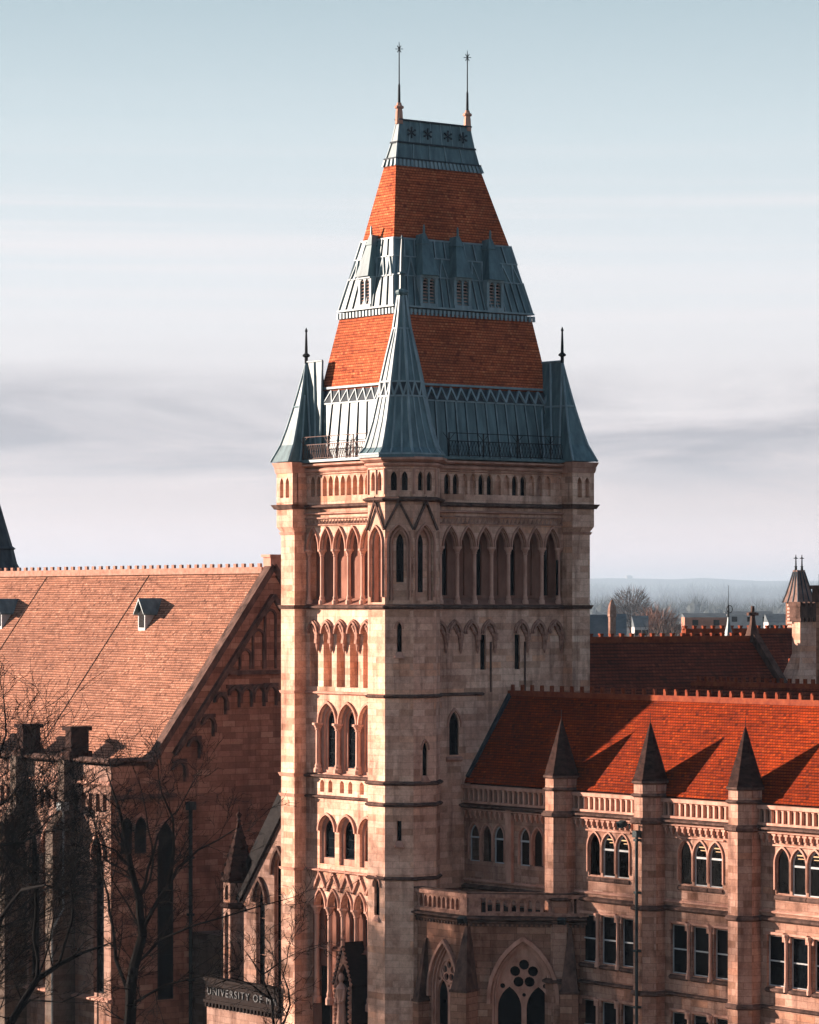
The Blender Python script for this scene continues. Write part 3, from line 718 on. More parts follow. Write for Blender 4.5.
mb.build('lead_eave', 'lead', SK)
# hips
mb = MB()
for A, B in zip(LV, LV[1:]):
    if A[0] < 45.4: continue
    for i, j in ((1, 3), (2, 3), (1, 4)):
        if A[0] > 53.7 or 49.8 > A[0]: continue
        mb.bar((A[i], A[j], A[0]), (B[i], B[j], B[0]), .16, .16)
mb.build('hip_roll', 'lead_rib', BAND)
mb = MB(); ribs(mb, grow(Lm2, .04), grow(LV[4], .04), 20, 8, .13, .05); ribs(mb, grow(LV[3], .04), grow(Lm, .04), 12, 6, .13, .05); mb.build('rib_shadow', 'lead_dark', BAND)  # wider dark strips beside the ribs stand in for their shadow
# roof walk railings
def railing(F, s0, s1, d):
    mb = MB(); z = 41.25
    F.box(mb, s0, s1, z + .85, z + .9, d, d + .04); F.box(mb, s0, s1, z + .08, z + .12, d, d + .04); F.box(mb, s0, s1, z + 1.3, z + 1.34, d - .02, d + .02)
    k = s0; i = 0
    while k < s1:
        mb.bar(F.p(k, z + .1, d + .02), F.p(k + .22, z + .87, d + .02), .02, .02, (F.nx, F.ny, 0)); mb.bar(F.p(k + .22, z + .1, d + .02), F.p(k, z + .87, d + .02), .02, .02, (F.nx, F.ny, 0))
        if i % 11 == 0:
            F.box(mb, k - .03, k + .03, z, z + 1.34, d - .02, d + .04)
            mb.bar(F.p(k, z + .9, d), F.p(k - .4, z + 1.32, d), .025, .025, (F.nx, F.ny, 0)); mb.bar(F.p(k, z + .9, d), F.p(k + .4, z + 1.32, d), .025, .025, (F.nx, F.ny, 0))
        k += .22; i += 1
    return mb.build('railing', 'rust' if F is FL else 'iron', T)  # sun and shade by colour: lighter iron left, dark iron right
railing(FR, 2.4, 10.4, .28); railing(FL, -8.3, -2.2, .28)
# corner pavilion roofs
def pavilion(pts, ribsl, nd):
    mb = MB()
    for f in pts: mb.poly(f)
    o = mb.build('pavilion_roof', 'lead', T)
    rb = MB()
    for a, b in ribsl: rb.tube(a, b, .07, .07, 5)
    rb.build('lead_ribs', 'lead_rib', o)
    nb = MB(); x, y, z = nd
    nb.lathe(x, y, [(.1, z - .1), (.1, z + .25), (.22, z + .32), (.22, z + .4), (.09, z + .5), (.08, z + .9), (.05, z + 1.7), (.09, z + 1.75), (.02, z + 1.95)], 7)
    nb.build('finial', 'iron', o)
zt = 46.95; z0 = 41.2
P_ = (-.12, 9.15, zt); B1 = (-1.9, 8.35, z0); B2 = (-1.9, 10.15, z0); Q = (.05, 7.8, zt); M1 = (-.35, 8.3, z0); Nn = (-.4, 7.4, z0)
def fl(a, b, t, e):    # point on a flared line
    return tuple(a[i] + (b[i] - a[i]) * t + e[i] * sin(pi * t) * .0 for i in range(3))
def sag(a, b, t, k=.5):  # a=base, b=apex, horizontal motion leads: concave flare
    h = t ** .72
    return (a[0] + (b[0] - a[0]) * h, a[1] + (b[1] - a[1]) * h, a[2] + (b[2] - a[2]) * t)
def surf(a0, a1, b0, b1, n=6):
    return [[sag(a0, b0, i / n), sag(a1, b1, i / n), sag(a1, b1, (i + 1) / n), sag(a0, b0, (i + 1) / n)] for i in range(n)]
def polyl(a, b, n=6): return [(sag(a, b, i / n), sag(a, b, (i + 1) / n)) for i in range(n)]
mid = lambda a, b, t=.5: tuple(a[i] + (b[i] - a[i]) * t for i in range(3))
B3 = (.9, 10.15, z0)
pavilion(surf(B1, B2, P_, P_) + surf(M1, B1, P_, P_) + surf(Nn, M1, Q, P_) + surf(B2, B3, P_, P_) + surf(B3, (.9, 8, z0), P_, Q),
         polyl(B1, P_) + polyl(B2, P_) + [(P_, Q), (sag(B1, P_, .55), sag(B2, P_, .55)), (sag(M1, P_, .0), P_), (mid(Nn, M1), mid(Q, P_)), (Nn, Q)] + polyl(mid(B1, B2), P_)[:0] + polyl(mid(M1, B1), P_)[:4], P_)
P2 = (11.2, -.1, zt); C1 = (10.55, -1.85, z0); C2 = (12.35, -1.85, z0); C3 = (12.35, 1.0, z0); N2 = (10.55, -.6, z0); Q2 = (11.1, 1.9, zt); N3 = (9.9, -.1, z0); N4 = (10.3, 1.3, z0)
pavilion(surf(C1, C2, P2, P2) + surf(C2, C3, P2, P2) + surf(N2, C1, P2, P2) + surf(N3, N2, Q2, P2) + surf(N4, N3, Q2, Q2) + surf(C3, (12, 3, z0), P2, Q2),
         polyl(C1, P2) + polyl(C2, P2) + [(P2, Q2), (sag(C1, P2, .55), sag(C2, P2, .55)), (mid(N3, N2), mid(Q2, P2)), (sag(N3, Q2, .55), sag(N2, P2, .55)), (sag(N2, P2, .55), sag(C1, P2, .55)), (N3, Q2), (N2, P2)], P2)
# turret spire
SX, SY = -.09, .07
sp = MB(); prof = [(2.5, 41.1), (2.42, 41.32), (2.12, 41.65), (1.93, 42.2), (1.66, 43.1), (1.34, 44.5), (1.2, 45.3), (.86, 46.8), (.48, 48.3), (.24, 49.9), (.2, 50.1)]
sp.lathe(SX, SY, prof, 8); SPI = sp.build('turret_spire', 'lead', T)
mb = MB()
def ringpt(r, z, k, n=8):
    a = pi / 8 + 2 * pi * k / 8; b = a + pi / 4
    return lambda t: (SX + r * (cos(a) * (1 - t) + cos(b) * t), SY + r * (sin(a) * (1 - t) + sin(b) * t), z)
for k in range(8):
    for (ra, za), (rb_, zb) in zip(prof[1:], prof[2:]):
        for t in ((0, .333, .667) if za < 44.4 else (0, .5) if za < 45.2 or True and za < 48.2 and za > 45.2 else (0,)):
            if 44.4 <= za < 45.2: t_ = 0
            r = .085 if t == 0 else .055
            if 44.4 <= za < 45.2 and t: continue
            mb.tube(ringpt(ra, za, k)(t), ringpt(rb_, zb, k)(t), r, r, 4)
    for z, r in ((44.5, 1.36), (45.3, 1.22), (48.25, .52), (41.3, 2.44)):
        mb.tube(ringpt(r, z, k)(0), ringpt(r, z, k)(1), .065, .065, 4)
    for a, b in ((0, .25), (.25, .5), (.5, .75), (.75, 1)):
        i = a in (0, .5)
        mb.tube(ringpt(1.37 if not i else 1.23, 44.5 if not i else 45.3, k)(a), ringpt(1.37 if i else 1.23, 44.5 if i else 45.3, k)(b), .06, .06, 4)
mb.build('lead_ribs', 'lead_rib', SPI)
mb = MB(); mb.lathe(SX, SY, [(1.36, 44.5), (1.22, 45.3)], 8, cap=False); mb.build('zigzag_ground', 'lead_dark', SPI)
mb = MB(); mb.lathe(SX, SY, [(.2, 50.0), (.34, 50.15), (.38, 50.25), (.34, 50.35), (.16, 50.45), (.15, 51.2), (.24, 51.26), (.24, 51.32), (.13, 51.4), (.1, 52.4), (.04, 53.2), (.07, 53.25), (.02, 53.4)], 8)
mb.build('finial', 'lead', SPI)
# ridge needles with stars
for x in (3.08, 7.98):
    mb = MB(); mb.lathe(x, 4.56, [(.24, 60.3), (.2, 61.0), (.17, 61.15), (.27, 61.2), (.27, 61.3), (.16, 61.36), (.13, 61.5)], 8); o = mb.build('ridge_pedestal', 'mould', T)
    mb = MB(); mb.lathe(x, 4.56, [(.08, 61.4), (.06, 62.5), (.035, 62.6), (.03, 64.6), (.015, 64.95)], 6)
    for a in range(6):
        t = a * pi / 3 + pi / 6
        mb.bar((x, 4.56, 64.55), (x + .22 * sin(t) * .8, 4.56 - .22 * sin(t) * .6, 64.55 + .22 * cos(t)), .035, .035, (0, -1, 0))
    mb.build('needle', 'iron', o)
# statue niche over the entrance
NI = thing('statue_niche', 'tall carved gabled canopy projecting over the dark entrance at the foot of the tower', 'niche', (-1.5, 3.65, 9))
FN = Face(-1.5, 0, -1, 0); nc = -3.65
mb = MB()
nb_ = Op(nc, .62, 9.0, 11.6, 12.9, .8)
panel(mb, FN, [(nc - .82, 9), (nc - .82, 12.0), (nc, 14.0), (nc + .82, 12.0), (nc + .82, 9)], [Op(nc, .6, 9.3, 11.9, 13.1, .3).loop()], 0)
FN.strip(mb, Op(nc, .6, 9.3, 11.9, 13.1).loop(), Op(nc, .6, 9.3, 11.9, 13.1).loop(), 0, -.3, True)
mb.build('canopy_front', 'carve', NI)
mb = MB()
for sg in (-1, 1): mb.hexa([FN.p(nc + sg * .92, 11.85, .05), FN.p(nc, 14.1, .05), FN.p(nc, 14.1, -1.6), FN.p(nc + sg * .92, 11.85, -1.6), FN.p(nc + sg * .98, 12.0, .05), FN.p(nc, 14.3, .05), FN.p(nc, 14.3, -1.6), FN.p(nc + sg * .98, 12.0, -1.6)])
for sg in (-1, 1): FN.box(mb, nc + sg * .75 - .07, nc + sg * .75 + .07, 8.6, 12.0, -1.5, -.05)
FN.box(mb, nc - .8, nc + .8, 8.7, 9.1, -1.5, .5)
mb.build('canopy_roof', 'slate', NI)
mb = MB()
for k in range(9):
    for sg in (-1, 1):
        q = FN.p(nc + sg * (.86 - .09 * k), 0, .08); z = 11.95 + .235 * k; mb.lathe(q[0], q[1], [(.03, z), (.09, z + .05), (.1, z + .12), (.03, z + .18)], 6)
for k in range(11):
    for sg in (-1, 1): q = FN.p(nc + sg * .68, 0, .06); z = 9.1 + .26 * k; mb.lathe(q[0], q[1], [(.04, z), (.1, z + .06), (.1, z + .14), (.04, z + .2)], 6)
q = FN.p(nc, 0, 0); mb.lathe(q[0], q[1], [(.1, 14.1), (.07, 14.35), (.17, 14.5), (.06, 14.62), (.12, 14.8), (.02, 15.1)], 8)
mb.build('crockets', 'carve', NI)
mb = MB(); q = FN.p(nc, 0, .12)
mb.lathe(q[0], q[1], [(.32, 9.1), (.34, 9.3), (.22, 9.5), (.3, 9.7), (.26, 10.3), (.22, 10.9), (.3, 11.5), (.34, 11.75), (.2, 11.95), (.1, 12.05), (.1, 12.12), (.17, 12.25), (.18, 12.4), (.12, 12.55), (.03, 12.6)], 10)
for sg in (-1, 1):
    a = FN.p(nc + sg * .3, 11.65, .14); b = FN.p(nc + sg * .36, 11.1, .26); c_ = FN.p(nc + sg * .08, 10.95, .44); mb.tube(a, b, .1, .08, 6); mb.tube(b, c_, .08, .055, 6)
mb.tube(FN.p(nc + .2, 9.7, .42), FN.p(nc + .26, 11.8, .42), .03, .03, 5)
SC = mb.build('statue', 'column'); tag(SC, 'robed stone figure standing inside the gabled canopy on the tower', 'statue')

# ------------------------------------------------------------------ the east wing
XW = 3.7; FW = Face(XW, 0, -1, 0)
W = thing('wing_building', 'long sandstone wing with red tiled roof and a row of stone pinnacled piers', 'building', (7, -20, 0))
PY = [-9.4, -16.6, -23.8, -31.0, -38.2]
XR, ZR, XE, ZEV = 6.95, 28.1, 3.95, 23.6
YEND = -42.
mb = MB()
mb.poly([(XE - .3, W0, ZEV - .4), (XE - .3, YEND, ZEV - .4), (XR, YEND, ZR), (XR, W0, ZR)]); mb.poly([(XR, W0, ZR), (XR, YEND, ZR), (10.6, YEND, 23), (10.6, W0, 23)])
mb.poly([(XE - .3, YEND, ZEV - .4), (XR, YEND, ZR), (10.6, YEND, 23)])
WR = mb.build('roof', 'tile_wing', W)
mb = MB(); mb.bar((XR, W0, ZR + .02), (XR, YEND, ZR + .02), .36, .3)
k = -.8
while k > YEND:
    mb.box(XR - .07, XR + .07, k - .2, k, ZR + .1, ZR + .42); mb.box(XR - .09, XR + .09, k - .16, k - .04, ZR + .4, ZR + .5); k -= .86
mb.build('ridge_cresting', 'crest', W)
mb = MB(); mb.bar((XE - .1, W0 - .1, ZEV - .1), (XR, W0 - .1, ZR + .1), .3, .2); mb.build('lead_flashing', 'lead_dark', W)
wl = MB(); pan = MB()
bays = [(-.65, -8.6, [-1.6, -2.68, -3.76, -6.0, -7.12, -8.1][:6]), (-10.2, -15.8, None), (-17.4, -23.0, None), (-24.6, -30.2, None), (-31.8, -37.4, None)]
GL = []
orn = MB(); crs = MB(); lamps = []
for bi, (ya, yb, cl) in enumerate(bays):
    a, b = -ya, -yb; c0 = {0: 0}.get(bi, (a + b) / 2)
    if bi == 0: up = [Op(-y, .43, 18.9, 20.3, 20.95, .11) for y in cl]
    else: up = [Op(c0 + t, .48, 18.75, 20.25, 21.0, .11) for t in (-1.15, 0, 1.15)]
    wall(wl, FW, a - .6, b + .6, 18.0, 21.15, up)
    for o in up: GL.append((o, 'up', bi)); hood(orn, FW, o, .08, .04, 0, .08, 1.3)
    lo = [Op((c0 if bi else 3.9) + t, .66, 14.15, 16.65, 0, .22) for t in (-1.65, 0, 1.65)]
    wall(wl, FW, a - .6, b + .6, 13.2, 17.2, lo); lo2 = [Op(o.c, .66, 9.5, 12.15, 0, .22) for o in lo]
    wall(wl, FW, a - .6, b + .6, 0, 12.8, lo2)
    for o in lo + lo2: GL.append((o, 'lo', bi))
    wall(wl, FW, a - .6, b + .6, 21.15, 22.0, [])
    wall(wl, FW, a - .6, b + .6, 17.2, 18.0, []); wall(wl, FW, a - .6, b + .6, 12.8, 13.2, [])
    # label moulds over the square windows, with little shafts between
    for o in lo + lo2:
        FW.box(orn, o.c - .66, o.c + .66, o.zs + .08, o.zs + .2, 0, .14); FW.box(orn, o.c - .66, o.c - .54, o.zs - .25, o.zs + .08, 0, .1); FW.box(orn, o.c + .54, o.c + .66, o.zs - .25, o.zs + .08, 0, .1)
        FW.course(crs, o.c - .65, o.c + .65, o.z0 - .3, o.z0 - .02, .16)
    for o, p2 in list(zip(lo, lo[1:])) + list(zip(lo2, lo2[1:])):
        column(W, FW, (o.c + p2.c) / 2, o.z0 - .2, o.zs + .15, .1, .085, 'column', 8)
    if bi: 
        FW.box(orn, up[0].c - .65, up[-1].c + .65, 21.12, 21.2, 0, .1)
    FW.course(crs, a - .5, b + .5, 17.35, 17.65, .22); FW.course(orn, a - .5, b + .5, 17.75, 17.95, .12)
    FW.course(crs, a - .5, b + .5, 13.0, 13.22, .2)
    FW.course(crs, a - .5, b + .5, 21.85, 22.12, .4); FW.course(orn, a - .5, b + .5, 21.72, 21.86, .3)
    k = a - .2         # corbel table
    while k < b + .2:
        FW.box(orn, k, k + .12, 21.42, 21.72, 0, .2); FW.box(orn, k + .02, k + .1, 21.28, 21.42, 0, .12); FW.box(orn, k - .08, k + .2, 21.62, 21.72, 0, .21); k += .44
    if bi:
        for o in up: FW.course(crs, o.c - .55, o.c + .55, 18.45, 18.73, .1)
WALL = wl.build('wall', 'stone_dark', W)
orn.build('moulding', 'mould', W); crs.build('string_course', 'soot', W)
mb = MB(); FW.box(mb, .65, 42, 21.9, 22.15, -.5, .1); FW.box(mb, 4.55, 5.05, 17.9, 22.0, 0, .22); mb.build('parapet_base', 'mould', W)
BAL = None
for bi, (ya, yb, cl) in enumerate(bays):
    a, b = -ya, -yb
    if bi == 0: a = .7
    mb = MB(); FW.box(mb, a - .3, b + .3, 22.12, 22.24, -.22, .24); FW.box(mb, a - .3, b + .3, 22.93, 23.12, -.24, .26)
    bo = mb.build('balustrade', 'mould', W)
    n = int((b - a) / .42); lo_ = WO[bo.name]
    for k in range(n + 1):
        s_ = a + (b - a) * k / n
        if BAL is None:
            m2 = MB(); FW.box(m2, s_ - .065, s_ + .065, 22.24, 22.93, -.1, .1); FW.box(m2, s_ - .09, s_ + .09, 22.84, 22.93, -.11, .12)
            BAL = m2.build('baluster', 'column', bo); BS = s_
        else:
            c = BAL.copy(); c.parent = bo; COL.objects.link(c); c.location = (0, -(s_ - BS), 0)
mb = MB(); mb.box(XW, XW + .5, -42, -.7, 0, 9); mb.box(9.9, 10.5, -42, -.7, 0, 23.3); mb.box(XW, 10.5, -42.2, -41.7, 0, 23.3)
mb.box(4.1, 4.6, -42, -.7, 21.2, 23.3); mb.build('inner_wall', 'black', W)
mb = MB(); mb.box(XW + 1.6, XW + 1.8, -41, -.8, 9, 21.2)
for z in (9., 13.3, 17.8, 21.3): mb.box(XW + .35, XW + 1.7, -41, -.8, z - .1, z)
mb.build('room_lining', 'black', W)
up_n = {}
for o, kind, bi in GL:
    if kind == 'up':
        n_ = up_n.get(bi, 0); up_n[bi] = n_ + 1; bare = n_ == 0 if bi else n_ in (1, 4)
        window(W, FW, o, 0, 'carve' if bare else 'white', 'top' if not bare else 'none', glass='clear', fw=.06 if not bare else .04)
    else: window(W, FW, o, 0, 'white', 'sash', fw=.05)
mb = MB()
for bi in (1, 2, 3):
    c0 = -(bays[bi][0] + bays[bi][1]) / 2
    for t in (-1.15, 0, 1.15): FW.box(mb, c0 + t - .25, c0 + t + .55, 20.62, 20.67, -.9, -.78); FW.box(mb, c0 + t - .2, c0 + t + .45, 20.42, 20.45, -1.3, -1.2)
mb.build('ceiling_lamp', 'lamp', W)
for i, y in enumerate(PY):
    R = .93; mb = MB(); cx = 3.45
    mb.lathe(cx, y, [(R, 0), (R, 22.1), (R * .97, 22.15), (R * .97, 23.9)], 8); p = mb.build('pier', 'stone_dark', W)
    mb = MB()
    for z0, z1, e in ((12.9, 13.2, .16), (17.3, 17.6, .16), (21.75, 22.1, .2), (23.15, 23.35, .14)):
        mb.lathe(cx, y, [(R, z0), (R + e, z0 + .08), (R + e, z0 + (z1 - z0) * .6), (R, z1)], 8, cap=False)
    mb.lathe(cx, y, [(R, 23.82), (R * 1.1, 23.88), (R * 1.1, 23.98)], 8); mb.build('string_course', 'soot', p)
    mb = MB(); mb.lathe(cx, y, [(R * 1.1, 23.96), (R * 1.0, 24.1), (.04, 26.95)], 8); s_ = mb.build('spire', 'spire', p)
    mb = MB(); mb.tube((cx, y, 26.8), (cx, y, 27.5), .02, .01, 5); mb.build('rod', 'iron', s_)
# drain pipe on the second pier
mb = MB(); px_, py_ = 2.38, -16.75
mb.tube((px_, py_, 0), (px_, py_, 21.3), .085, .085, 8)
mb.box(px_ - .16, px_ + .16, py_ - .16, py_ + .16, 21.1, 21.45)
for z in (12.3, 15.2, 18.2, 20.9): mb.box(px_ - .12, px_ + .2, py_ - .12, py_ + .12, z, z + .12)
mb.build('drainpipe', 'pipe', W)
def flood(x, y, z, dx, dy, lab):
    t = thing('floodlight', lab, 'floodlight', (x, y, z))
    mb = MB(); mb.box(x - .03, x + .03, y - .03, y + .03, z - .25, z + .05); mb.bar((x, y, z), (x + dx * .35, y + dy * .35, z + .04), .06, .06); mb.build('bracket', 'iron', t)
    mb = MB(); c = Vector((x + dx * .5, y + dy * .5, z + .05)); d = Vector((dx, dy, -.35)).normalized()
    mb.bar(c - d * .12, c + d * .22, .42, .3); mb.build('lamp_housing', 'pipe', t)
    mb = MB(); mb.bar(c + d * .22, c + d * .235, .36, .24); mb.build('lamp_glass', 'glass', t)
flood(2.3, -16.3, 21.75, -1, 0, 'dark floodlight on a bracket near the top of the drainpiped pier')

# ------------------------------------------------------------------ the canted porch
PA = (-.5, -1.9); PB = (-.5, -6.45); PC = (3.9, -10.85)
PO = thing('porch', 'canted two-storey stone porch with balustrade and rose traceried windows in the corner', 'porch', (1.5, -5, 0))
F1 = Face(PB[0], PB[1], -1, 0)            # s from -4.6 .. 0
F2 = Face(PB[0], PB[1], -1, -1); L2 = sqrt((PC[0] - PB[0]) ** 2 + (PC[1] - PB[1]) ** 2)
mb = MB(); o1 = Op(-2.1, 1.2, 0, 12.2, 14.8, .42); o2 = Op(L2 / 2 - .2, 1.68, 0, 12.1, 15.1, .45)
wall(mb, F1, -5, 0, -.5, 16.3, [o1]); wall(mb, F2, 0, L2, -.5, 16.3, [o2])
mb.build('wall', 'stone_red', PO)
mb = MB(); mb.poly([(PA[0], PA[1] + 2, 16.6), (PB[0], PB[1], 16.6), (PC[0], PC[1], 16.6), (XW, -1, 16.6)]); mb.build('roof_terrace', 'slate', PO)
mb = MB(); hood(mb, F1, o1, .16, .05, 0, .2, .3); hood(mb, F2, o2, .2, .06, 0, .24, .3); mb.build('hood_mould', 'mould', PO)
def tracery(F, o, parent):
    d = -o.depth; mb = MB(); panel(mb, F, Op(o.c, o.hw, 0, o.zs, o.za).loop(), [], d); w = mb.build('window', 'glass', parent)
    t = MB(); rr = o.hw * .5; zc = o.zs + (o.za - o.zs) * .42; D = d + .16
    # panel of stone filling the head, pierced by a rosette and two lancets
    def circ(cx, cz, r, n=20): return [(cx + r * cos(2 * pi * k / n), cz + r * sin(2 * pi * k / n)) for k in range(n)]
    g = .09
    lz = zc - rr - .35 * o.hw
    l1 = Op(o.c - o.hw * .46, o.hw * .38, 2, lz - .25 * o.hw, lz + .38 * o.hw + .12, n=5); l2 = Op(o.c + o.hw * .46, o.hw * .38, 2, lz - .25 * o.hw, lz + .38 * o.hw + .12, n=5)
    outer = Op(o.c, o.hw, 1, o.zs, o.za).loop()
    holes = [l1.loop(), l2.loop()]
    pet = [circ(o.c + rr * .6 * cos(pi / 2 + k * 2 * pi / 5), zc + rr * .6 * sin(pi / 2 + k * 2 * pi / 5), rr * .33, 12) for k in range(5)]
    pet += [circ(o.c + sg * o.hw * .68, zc - rr * .75, rr * .17, 8) for sg in (-1, 1)] + [circ(o.c, zc - rr * 1.32, rr * .13, 8)]
    panel(t, F, outer, holes + pet, D)
    for h in holes + pet: F.strip(t, h, h, D, d, True)
    F.strip(t, circ(o.c, zc, rr), circ(o.c, zc, rr * 1.1), D + .06, D + .06, True); F.strip(t, circ(o.c, zc, rr * 1.1), circ(o.c, zc, rr * 1.1), D + .06, D, True); F.strip(t, circ(o.c, zc, rr), circ(o.c, zc, rr), D + .06, D, True)
    for l in (l1, l2):
        F.box(t, l.c - l.hw, l.c + l.hw, 10.3, 10.36, d, d + .08)
    for g_, dd in ((.0, d + .42), (.12, d + .3)):
        A = Op(o.c, o.hw - g_, 1, o.zs, o.za - g_).loop(); B = Op(o.c, o.hw - g_ - .1, 1, o.zs, o.za - g_ - .12).loop(); F.strip(t, A, B, dd, dd); F.strip(t, B, B, dd, D)
    t.build('tracery', 'mould', w)
tracery(F1, o1, PO); tracery(F2, o2, PO)
mb = MB()   # parapet mouldings
for F, a, b in ((F1, -5, .12), (F2, -.05, L2 + .1)):
    F.course(mb, a, b, 16.05, 16.25, .2); F.course(mb, a, b, 16.25, 16.5, .38); k = a + .1
    while k < b - .15: F.box(mb, k, k + .12, 15.92, 16.07, 0, .14); k += .26
mb.build('cornice', 'soot', PO)
BL2 = None
for F, a, b in ((F1, -4.8, -.2), (F2, .2, L2 - .1)):
    mb = MB(); F.box(mb, a - .3, b + .3, 16.5, 16.66, -.18, .22); F.box(mb, a - .3, b + .3, 17.45, 17.66, -.2, .26); F.box(mb, b - .35, b + .25, 16.66, 17.45, -.15, .2)
    if F is F2: F.box(mb, a - .2, a + .45, 16.66, 17.45, -.15, .2)
    bo = mb.build('balustrade', 'carve', PO); mb = MB(); F.box(mb, a - .32, b + .32, 17.66, 17.74, -.22, .28); mb.build('coping', 'soot', bo); mb = MB()
    k = a + (.7 if F is F2 else .1)
    zb0, zb1 = 16.66, 17.45; e = (b - .5)
    n = int((e - k) / .4); cs = [k + (e - k) * (i + .5) / n for i in range(n)]
    wall(mb, F, k, e, zb0, zb1, [Op(c, .13, 16.72, 17.15, 17.35, .2, n=4) for c in cs], .1); wall(mb, F, k, e, zb0, zb1, [Op(c, .13, 16.72, 17.15, 17.35, .0, n=4) for c in cs], -.1)
    mb.build('pierced_parapet', 'carve', bo)
# buttresses
def buttress(cx, cy, ang, w, zt, proj, parent, mat='stone_red'):
    F = Face(cx, cy, cos(ang), sin(ang)); mb = MB(); h = w / 2
    F.box(mb, -h, h, 0, zt - 3.3, -.6, proj)
    o = mb.build('buttress', mat, parent); mb = MB()
    mb.hexa([F.p(-h, zt - 3.3, proj), F.p(h, zt - 3.3, proj), F.p(h, zt - 3.3, -.6), F.p(-h, zt - 3.3, -.6), F.p(-.08, zt, .25), F.p(.08, zt, .25), F.p(.08, zt, -.6), F.p(-.08, zt, -.6)])
    F.box(mb, -h - .06, h + .06, zt - 3.42, zt - 3.28, -.6, proj + .06)
    mb.build('weathering', 'soot', o); return o
buttress(PB[0] - .05, PB[1], radians(180 + 22.5), .95, 15.9, 1.1, PO); buttress(3.3, -10.3, radians(228), .95, 15.9, 1.1, PO)
buttress(-.35, -2.7, radians(180), .5, 15.0, .9, PO)
flood(-.85, -6.7, 16.3, -.9, -.4, 'small floodlight at the left corner of the porch balustrade'); flood(2.9, -10.3, 16.3, -.8, -.6, 'small floodlight at the right end of the porch balustrade')

# ------------------------------------------------------------------ the great hall on the left
YG = 25.; HX, HZ = 8.46, 35.2; EX, EZ = -.4, 23.35; FX = -3.35; HEND = 82.
H = thing('great_hall', 'long hall with huge pale pink tiled roof and dark red stone gable', 'building', (3, 50, 0))
FG = Face(0, YG, 0, -1); FH = Face(FX, 0, -1, 0)
mb = MB()
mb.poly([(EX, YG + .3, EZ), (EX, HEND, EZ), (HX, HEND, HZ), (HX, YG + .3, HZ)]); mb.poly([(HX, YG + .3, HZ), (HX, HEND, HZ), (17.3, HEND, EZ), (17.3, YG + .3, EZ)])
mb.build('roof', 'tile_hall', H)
mb = MB(); mb.bar((HX, YG + .8, HZ + .05), (HX, HEND, HZ + .05), .5, .4); k = YG + 1.2
while k < HEND: mb.box(HX - .08, HX + .08, k, k + .3, HZ + .1, HZ + .48); k += .9
mb.build('ridge_cresting', 'crest_hall', H)
def onroof(y, t, e=.05): return (EX + (HX - EX) * t - e, y, EZ + (HZ - EZ) * t + e)
mb = MB()
for y in (39., 52., 65.): mb.bar(onroof(y, 0, .02), onroof(y, 1, .02), .04, .03, (-.8, 0, .6))
mb.build('roof_seam', 'soot', H)
mb = MB()
def gxz(z): return EX + (HX - EX) * (z - EZ) / (HZ - EZ)
panel(mb, FG, [(FX, 0), (20, 0), (20, EZ), (HX * 2 - EX, EZ), (HX, HZ), (EX, EZ), (FX, EZ)], [], 0)
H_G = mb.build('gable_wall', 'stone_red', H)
mb = MB()   # coping and inner moulding
sl = Vector((HX - EX, 0, HZ - EZ)).normalized()
for sg in (1, -1):
    ex = EX if sg == 1 else HX * 2 - EX
    mb.bar((ex - sg * .35, YG + .1, EZ - .2), (HX, YG + .1, HZ + .3), .75, .4)
    mb.bar((ex + sg * 1.55, YG - .12, EZ + .6), (HX, YG - .12, HZ - 1.55), .4, .3)
FG.box(mb, gxz(28.9) + 1.3, 15, 28.75, 29.0, -.1, .3)
FG.box(mb, FX - .2, 1.2, 21.3, 21.55, -.1, .3)
mb.build('coping', 'soot', H)
mb = MB(); mb.box(HX - .25, HX + .6, YG - .2, YG + .6, HZ - .3, HZ + .85); mb.box(HX - .35, HX + .7, YG - .3, YG + .7, HZ + .85, HZ + 1.02); mb.build('gable_block', 'mould', H)
mb = MB()
def onp(px, y=YG):      # right-hand gable positions, metres along the gable
    c, s = cos(radians(37)), sin(radians(37)); k = (px - 409.5) / 3350
    return (k * (184.25 + c * y) + .3 + s * y) / (c - k * s)
def gz(py, x): return 33 + (606 - py) * (184.25 + .6018 * x + .7986 * YG) / 3350
for px, pt in ((234, 670), (246, 650.5), (259, 631), (271, 611)):
    x = onp(px); zt_ = gz(pt, x); o = Op(x - .1, .34, 29.15, zt_ - .35, zt_, .22, 'blind', 5)
    hood(mb, FG, o, .12, .0, 0, .16, zt_ - .35 - 29.1)
for px, pt in ((234.5, 688), (246.8, 687.5), (259.2, 687), (271.5, 686), (220.8, 695), (208.5, 717), (194.5, 739), (180, 762)):
    x = onp(px); z = gz(pt, x); o = Op(x - .1, .34, z - .5, z - .45, z - .05, n=4)
    hood(mb, FG, o, .16, .0, 0, .3, .0)
    FG.box(mb, x + .22, x + .42, z - .95, z - .4, 0, .34); FG.box(mb, x + .24, x + .36, z - 1.2, z - .95, 0, .2); FG.box(mb, x - .62, x + .45, z - .02, z + .2, 0, .14)
mb.build('corbel_arches', 'soot', H)
mb = MB(); gw = [Op(onp(165), .55, 9, 18.7, 19.8, .3), Op(onp(126), .4, 18.0, 19.6, 20.2, .3), Op(onp(140), .4, 18.0, 19.6, 20.2, .3)]
for o in gw: window(H, FG, Op(o.c, o.hw, o.z0, o.zs, o.za, 0), .02, bars='lead', frame='iron'); hood(mb, FG, o, .16, .02, 0, .15, .3)
mb.build('hood_mould', 'carve', H)
mb = MB(); x = onp(189); mb.tube((x, YG - .2, 0), (x, YG - .2, 20.5), .12, .12, 8); mb.box(x - .25, x + .25, YG - .45, YG, 20.5, 21.0)
for z in (6, 10, 14, 17.5): mb.box(x - .18, x + .18, YG - .36, YG, z, z + .15)
